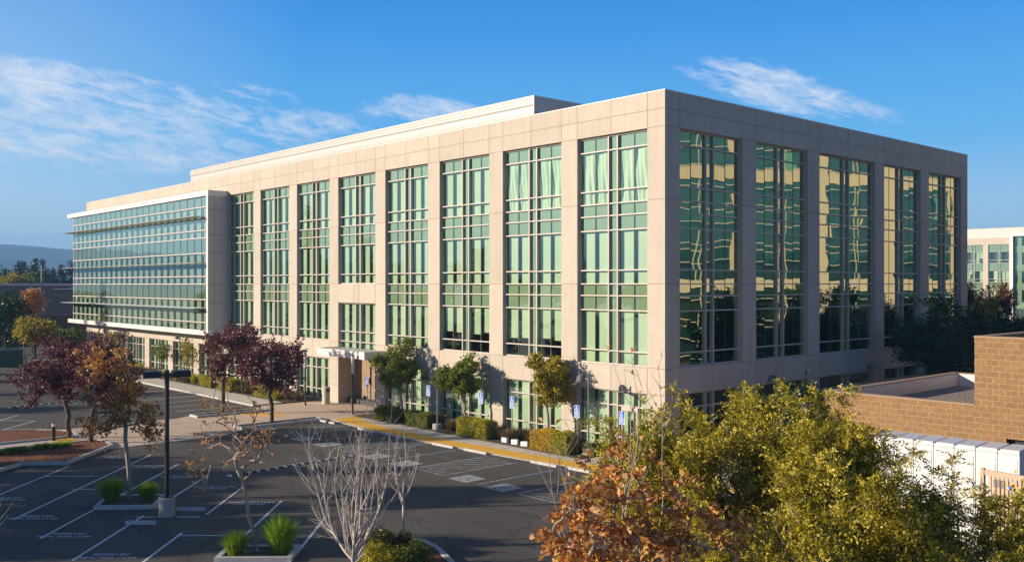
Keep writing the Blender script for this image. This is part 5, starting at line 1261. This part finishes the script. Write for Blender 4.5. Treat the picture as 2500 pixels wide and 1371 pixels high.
def left_background():
    def crown(px, Z, top, bot, hw, label, leaf, seed, tips=150, per=30, ln=.28, wd=.16, name='broadleaf_tree', group=None, sp=.38, extra=None):
        s = Z / FPX; x, y = D(px, Z); zt, zb = HZ(top, Z), HZ(bot, Z); r = hw * s
        return leafy_tree(name, label, 'tree', (x, y), max(1.0, zb), (0, 0, (zt + zb) / 2), (r, r, (zt - zb) / 2), tips, per, ln, wd, leaf, bark_d, seed, lobes=16, lobe_r=.36, spread=sp, trunk_r=.18, group=group, extra=extra)
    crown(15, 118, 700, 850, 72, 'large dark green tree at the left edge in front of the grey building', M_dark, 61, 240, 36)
    crown(80, 120, 706, 775, 28, 'tree with bright orange top beside the dark green tree at the left edge', M_orange, 62, 90, 26)
    crown(85, 112, 770, 858, 56, 'yellow green tree at the left, in front of the orange topped one', M_ylgreen, 63, 200, 32)
    crown(170, 116, 800, 855, 40, 'low olive tree beside the far end of the glazed box', M_green, 64, 100, 26)
    crown(25, 190, 662, 720, 38, 'rounded golden green tree beyond the grey building, at the left edge', M_ylgreen, 65, 120, 24, .4, .24)
    crown(75, 200, 668, 720, 30, 'rounded olive tree beyond the grey building', M_green, 66, 100, 22, .4, .24)
    # conifers on the skyline
    def conifer(name, label, x, y, h, r, seed, leaf=None, group='conifers on the skyline', dens=1.0):
        rng = np.random.default_rng(seed); t = thing(name, label, 'tree', group, (x, y, 0)); segs = [np.array([x, y, 0, x, y, h * .5, .30, .2]), np.array([x, y, h * .5, x, y, h * .98, .2, .03])]; C = []
        z = h * .16
        while z < h * .97:
            q = 1 - (z - h * .16) / (h * .84); k = int(rng.integers(4, 7))
            for i in range(k):
                a = rng.uniform(0, 6.3); L = r * (q ** .75) * rng.uniform(.55, 1.15) + .2; e = np.array([x + math.cos(a) * L, y + math.sin(a) * L, z - L * .18 + rng.normal() * .2]); segs.append(np.array([x, y, z, *e, .06, .02]))
                m = max(4, int(L * 11 * dens)); tt = rng.uniform(.25, 1, m)[:, None]; C.append(np.array([x, y, z]) + (e - np.array([x, y, z])) * tt + rng.normal(size=(m, 3)) * np.array([.32, .32, .2]))
            z += h * .028 + .12
        link('trunk', tubes_mesh('trunk', np.array(segs), 5), bark_d, t); C = np.concatenate(C); link('crown', leaves_mesh('crown', C, rng, .55, .26, .2, None, .3), leaf or M_conif, t); return t
    spec = ((-8, 230, 640, 2.4), (24, 236, 655, 3.4), (45, 228, 632, 2.2), (57, 240, 634, 2.6), (86, 232, 623, 3.0), (103, 238, 628, 2.4), (128, 226, 648, 2.6), (152, 240, 640, 3.2), (176, 230, 630, 2.3), (113, 222, 652, 3.2), (70, 224, 652, 3.0), (10, 222, 650, 3.0), (192, 228, 655, 2.8))
    names = ['at the very left edge', 'with a broad airy top', 'with a narrow crown left of the skyline gap', 'standing close left of the tallest', 'tallest and darkest, left of the thin mast', 'with a pointed top just right of the thin mast', 'low and rounded in the middle', 'broad, left of the one by the glazed box', 'slender and dark beside the glazed box', 'short, in front of the pointed one', 'short, below the tallest', 'short, at the left behind the golden tree', 'half hidden by the glazed box']
    for i, (px, Z, top, r) in enumerate(spec):
        x, y = D(px, Z); conifer('conifer', 'skyline conifer ' + names[i], x, y, HZ(top, Z), r, 70 + i)
    x, y = D(101, 205); m = thing('mast', 'thin pale mast with a crossarm above the grey building', 'mast'); MB().cyl(x, y, 0, HZ(648, 205), .09, n=8).build('pole', white_metal, m); mm = MB(Frame(x, y, RIGHT, FWD)); mm.box(-.8, .8, -.05, .05, HZ(659, 205), HZ(657.5, 205)); mm.build('crossarm', white_metal, m)
    # trees on the sunward side of the lot: outside the frame, mirrored in the front windows and throwing the long shadows
    refl = ((-103, -38, 22, 3.6), (-112, -44, 20, 3.4), (-96, -47, 16, 3.0), (-78, -52, 15, 2.8), (-66, -62, 13, 2.6), (-52, -78, 13, 2.8), (-43, -84, 12, 2.4), (-30, -88, 14, 2.6), (-20, -104, 15, 2.8), (-8, -112, 13, 2.4), (-120, -60, 18, 3.2), (-88, -66, 14, 2.8), (-140, -72, 20, 3.4), (-60, -96, 15, 3))
    for i, (x, y, h, r) in enumerate(refl): conifer('conifer', 'tall conifer outside the frame, seen only as a reflection in the front windows', x, y, h, r, 90 + i, group='conifers mirrored in the front windows', dens=.8)
    rng = random.Random(3)
    k = 0
    for i in range(26):
        a = math.radians(186 + i * 3.6); R = rng.uniform(150, 210); x, y = CX - 30 + R * math.cos(a), CY + R * math.sin(a); h = rng.uniform(8.5, 13)
        leafy_tree('broadleaf_tree', 'rounded tree outside the frame, seen only as a reflection on the horizon', 'tree', (x, y), 2, (0, 0, h * .56), (rng.uniform(4, 6.5), rng.uniform(4, 6.5), h * .44), 90, 26, .75, .45, (M_green, M_dark, M_conif)[i % 3], bark_d, 120 + i, lobes=14, lobe_r=.4, spread=.7, trunk_r=.25, group='trees mirrored in the front windows')
left_background()

def shadow_trees():
    T = math.tan(SUN_EL)
    tg = ((1060, 1204, 30, 1.15), (800, 1150, 33, 1.0), (60, 1165, 22, 1.5), (300, 1150, 26, 1.7), (90, 1215, 20, 1.7), (330, 1195, 25, 1.4), (60, 1275, 19, 1.5), (240, 1262, 24, 1.3), (420, 1300, 27, 1.1),
          (100, 1335, 20, 1.4), (330, 1340, 24, 1.1), (200, 1130, 22, 1.4), (60, 930, 34, 2.6), (60, 1000, 30, 1.7), (330, 965, 38, 1.6), (70, 1110, 24, 1.3), (430, 1245, 30, .9), (900, 1330, 30, 1.0), (160, 1190, 18, 1.2), (30, 1245, 16, 1.0), (180, 1300, 17, 1.1), (340, 1165, 29, 1.2), (520, 1275, 31, .9), (30, 1345, 17, 1.2), (230, 1235, 21, 1.0), (420, 1170, 30, 1.0), (130, 1260, 18, 1.1), (560, 1240, 33, .8), (470, 1330, 28, .9), (280, 1215, 23, .9), (1010, 1225, 27, .8), (700, 1330, 31, .7))
    for i, (px, py, d, r) in enumerate(tg):
        gx, gy = P(px, py); x, y = gx - TRAV.x * d, gy - TRAV.y * d; hc = d * T
        leafy_tree('broadleaf_tree', 'tree outside the frame on the sunward side, throwing a long shadow over the stalls', 'tree', (x, y), max(.8, hc - r * 1.5), (0, 0, hc), (r * 1.2, r * 1.2, r * 1.1), 90, 26, .22, .14, M_green, bark_d, 160 + i, lobes=11, lobe_r=.42, spread=.24, trunk_r=.09, group='shade trees beside the lot')
    for i, (x, y, h, r) in enumerate(((15, 27, 8.6, 3.0), (20, 36, 8.8, 3.2), (14.5, 45, 8.4, 3.0), (22, 52, 9, 3.4), (16, 60, 9, 3.3), (24, 20, 7.6, 3), (13, 72, 9, 3.4))):
        leafy_tree('broadleaf_tree', 'dark street tree outside the frame, mirrored in the lower side windows', 'tree', (x, y), 1.6, (0, 0, h * .55), (r, r, h * .45), 110, 26, .3, .17, M_dark, bark_d, 190 + i, lobes=14, lobe_r=.4, spread=.36, trunk_r=.15, group='street trees mirrored in the side windows')
shadow_trees()

def bed_plants():
    # clipped hedges
    for i, (p0, p1, h, dy, mt, lb) in enumerate((((1096, 1066), (1168, 1079), .95, .95, M_hedge, 'clipped yellow green hedge block right of the leaning tree'), ((1281, 1100), (1330, 1109), 1.0, .95, M_hedge_o, 'clipped golden orange hedge block by the white blocks'), ((1333, 1109), (1372, 1116), 1.0, .95, M_hedge, 'clipped yellow green hedge block joined to the golden orange one'),
                                             ((446, 946), (486, 951), .9, .9, M_hedge, 'small clipped hedge block at the left end of the front bed'), ((519, 953), (556, 959), .9, .9, M_hedge, 'clipped hedge block second from the left in the front bed'), ((603, 970), (647, 979), 1.1, 1.0, M_hedge, 'long clipped hedge block left of the vase shaped purple tree'),
                                             ((965, 1042), (1022, 1052), .8, .9, M_green, 'dark green hedge block under the bushy facade tree'), ((905, 1026), (962, 1036), .75, .8, M_green, 'dark olive hedge block by the entrance sign'))):
        a, b = P(*p0), P(*p1); x = (a[0] + b[0]) / 2; Y = max(-2.6, (a[1] + b[1]) / 2 + .3) if i not in (3, 4, 5) else -2.75
        hedge(lb, x, Y + dy / 2 - .25, abs(b[0] - a[0]), dy, h, 0, mt, 200 + i)
    # dry grasses between them
    rng = random.Random(9); n = 0
    xs = [-4.2, -4.9, -5.9, -8.3, -9.0, -9.7, -10.2, -10.8, -14.6, -15.0, -16.3, -16.9, -3.5, -7.1, -8.7, -9.4, -18.4, -19.3, -20.2, -21.0, -21.9, -22.6, -23.2, -12.9, -13.4]
    where = 'front bed'
    for x in xs:
        y = rng.uniform(-2.3, -1.0)
        tuft('grass_tuft', 'brown dry grass tuft in the bed right of the entrance', 'grass tuft', x, y, .09, rng.uniform(.55, .8), rng.uniform(.6, .85), 260, M_dry, int(1000 + n), 'dry tufts right of the entrance', .022); n += 1
    for x in [-33.9, -34.7, -35.6, -36.4, -39, -40, -40.9, -41.8, -42.7, -43.5, -46.6, -47.3, -48.2, -50.5, -51.5, -52.6, -53.7, -55, -56.5, -58, -60, -62, -64.5, -67]:
        y = rng.uniform(-2.8, -1.2)
        tuft('grass_tuft', 'brown dry grass tuft in the bed left of the entrance', 'grass tuft', x, y, .09, rng.uniform(.6, .95), rng.uniform(.65, .95), 200, M_dry if n % 3 else M_hedge, int(1000 + n), 'dry tufts left of the entrance', .028); n += 1
    # bright tufts in the stall planters
    for (px, py, r, h, lb) in ((272, 1226, .62, .95, 'large bright green grass tuft left of the dry tree in the far planter'), (361, 1224, .50, .75, 'smaller bright green grass tuft right of the dry tree in the far planter'), (575, 1360, .52, .80, 'smaller bright green grass tuft left of the leaning tree in the near planter'), (685, 1356, .66, 1.25, 'tallest bright green grass tuft, right of the leaning tree in the near planter')):
        x, y = P(px, py); tuft('grass_tuft', lb, 'grass tuft', x, y, .08, r, h, 1100, M_grass, int(px), 'bright tufts in the planters', .016)
    names = ['at the left edge', 'second from the left', 'third from the left', 'in the middle', 'right of the middle', 'second from the right', 'at the right end']
    for i, (px, py) in enumerate(((4, 1114), (30, 1108), (52, 1106), (92, 1101), (108, 1098), (140, 1096), (158, 1094))):
        x, y = P(px, py); tuft('grass_tuft', 'low green tuft along the footpath edge, ' + names[i], 'grass tuft', x, y, .1, .5, .32, 240, M_grass, 300 + i, 'green tufts along the footpath', .03)
    x, y = P(952, 1352); shrub('shrub', 'dark rounded shrub on the round ended island', x, y, .78, .72, M_shrub, 400, .1, n=5200, ln=.07)
    x, y = P(930, 1395); shrub('shrub', 'golden low shrub at the very bottom of the photo beside the bare trees', x, y, .85, .6, M_hedge, 401, .1, n=4200, ln=.07)
    x, y = P(1010, 1385); shrub('shrub', 'low green shrub right of the dark rounded one on the island', x, y, .7, .6, M_green, 402, .1, n=3600, ln=.07)
    # low foundation planting on the shaded side
    for i in range(8): shrub('shrub', 'dark foundation shrub along the foot of the side facade', 1.6 + .4 * (i % 2), 5 + 3.8 * i, .9, 1.2, M_dark, 420 + i, .09, group='foundation shrubs on the shaded side', n=1300, ln=.13)
    # dropped dry leaves on the bark mulch and asphalt
    rng = np.random.default_rng(8); q = []
    for px, py, s, k in ((140, 1060, 1.8, 130), (60, 1062, 1.8, 80), (200, 1105, 1.6, 150), (80, 1120, 1.8, 120), (700, 1040, 2.2, 60), (960, 1345, .9, 60), (240, 1100, 2.5, 60), (330, 1130, 3, 40)):
        x, y = P(px, py); q.append(np.column_stack([x + rng.normal(0, s, k), y + rng.normal(0, s * .7, k), np.full(k, .135)]))
    q = np.concatenate(q); tag(link('fallen_leaves', leaves_mesh('fallen_leaves', q, rng, .11, .08, 3.0), M_brown), 'scattered dry brown leaves lying on the mulch and paving', 'leaves', kind='stuff')
bed_plants()
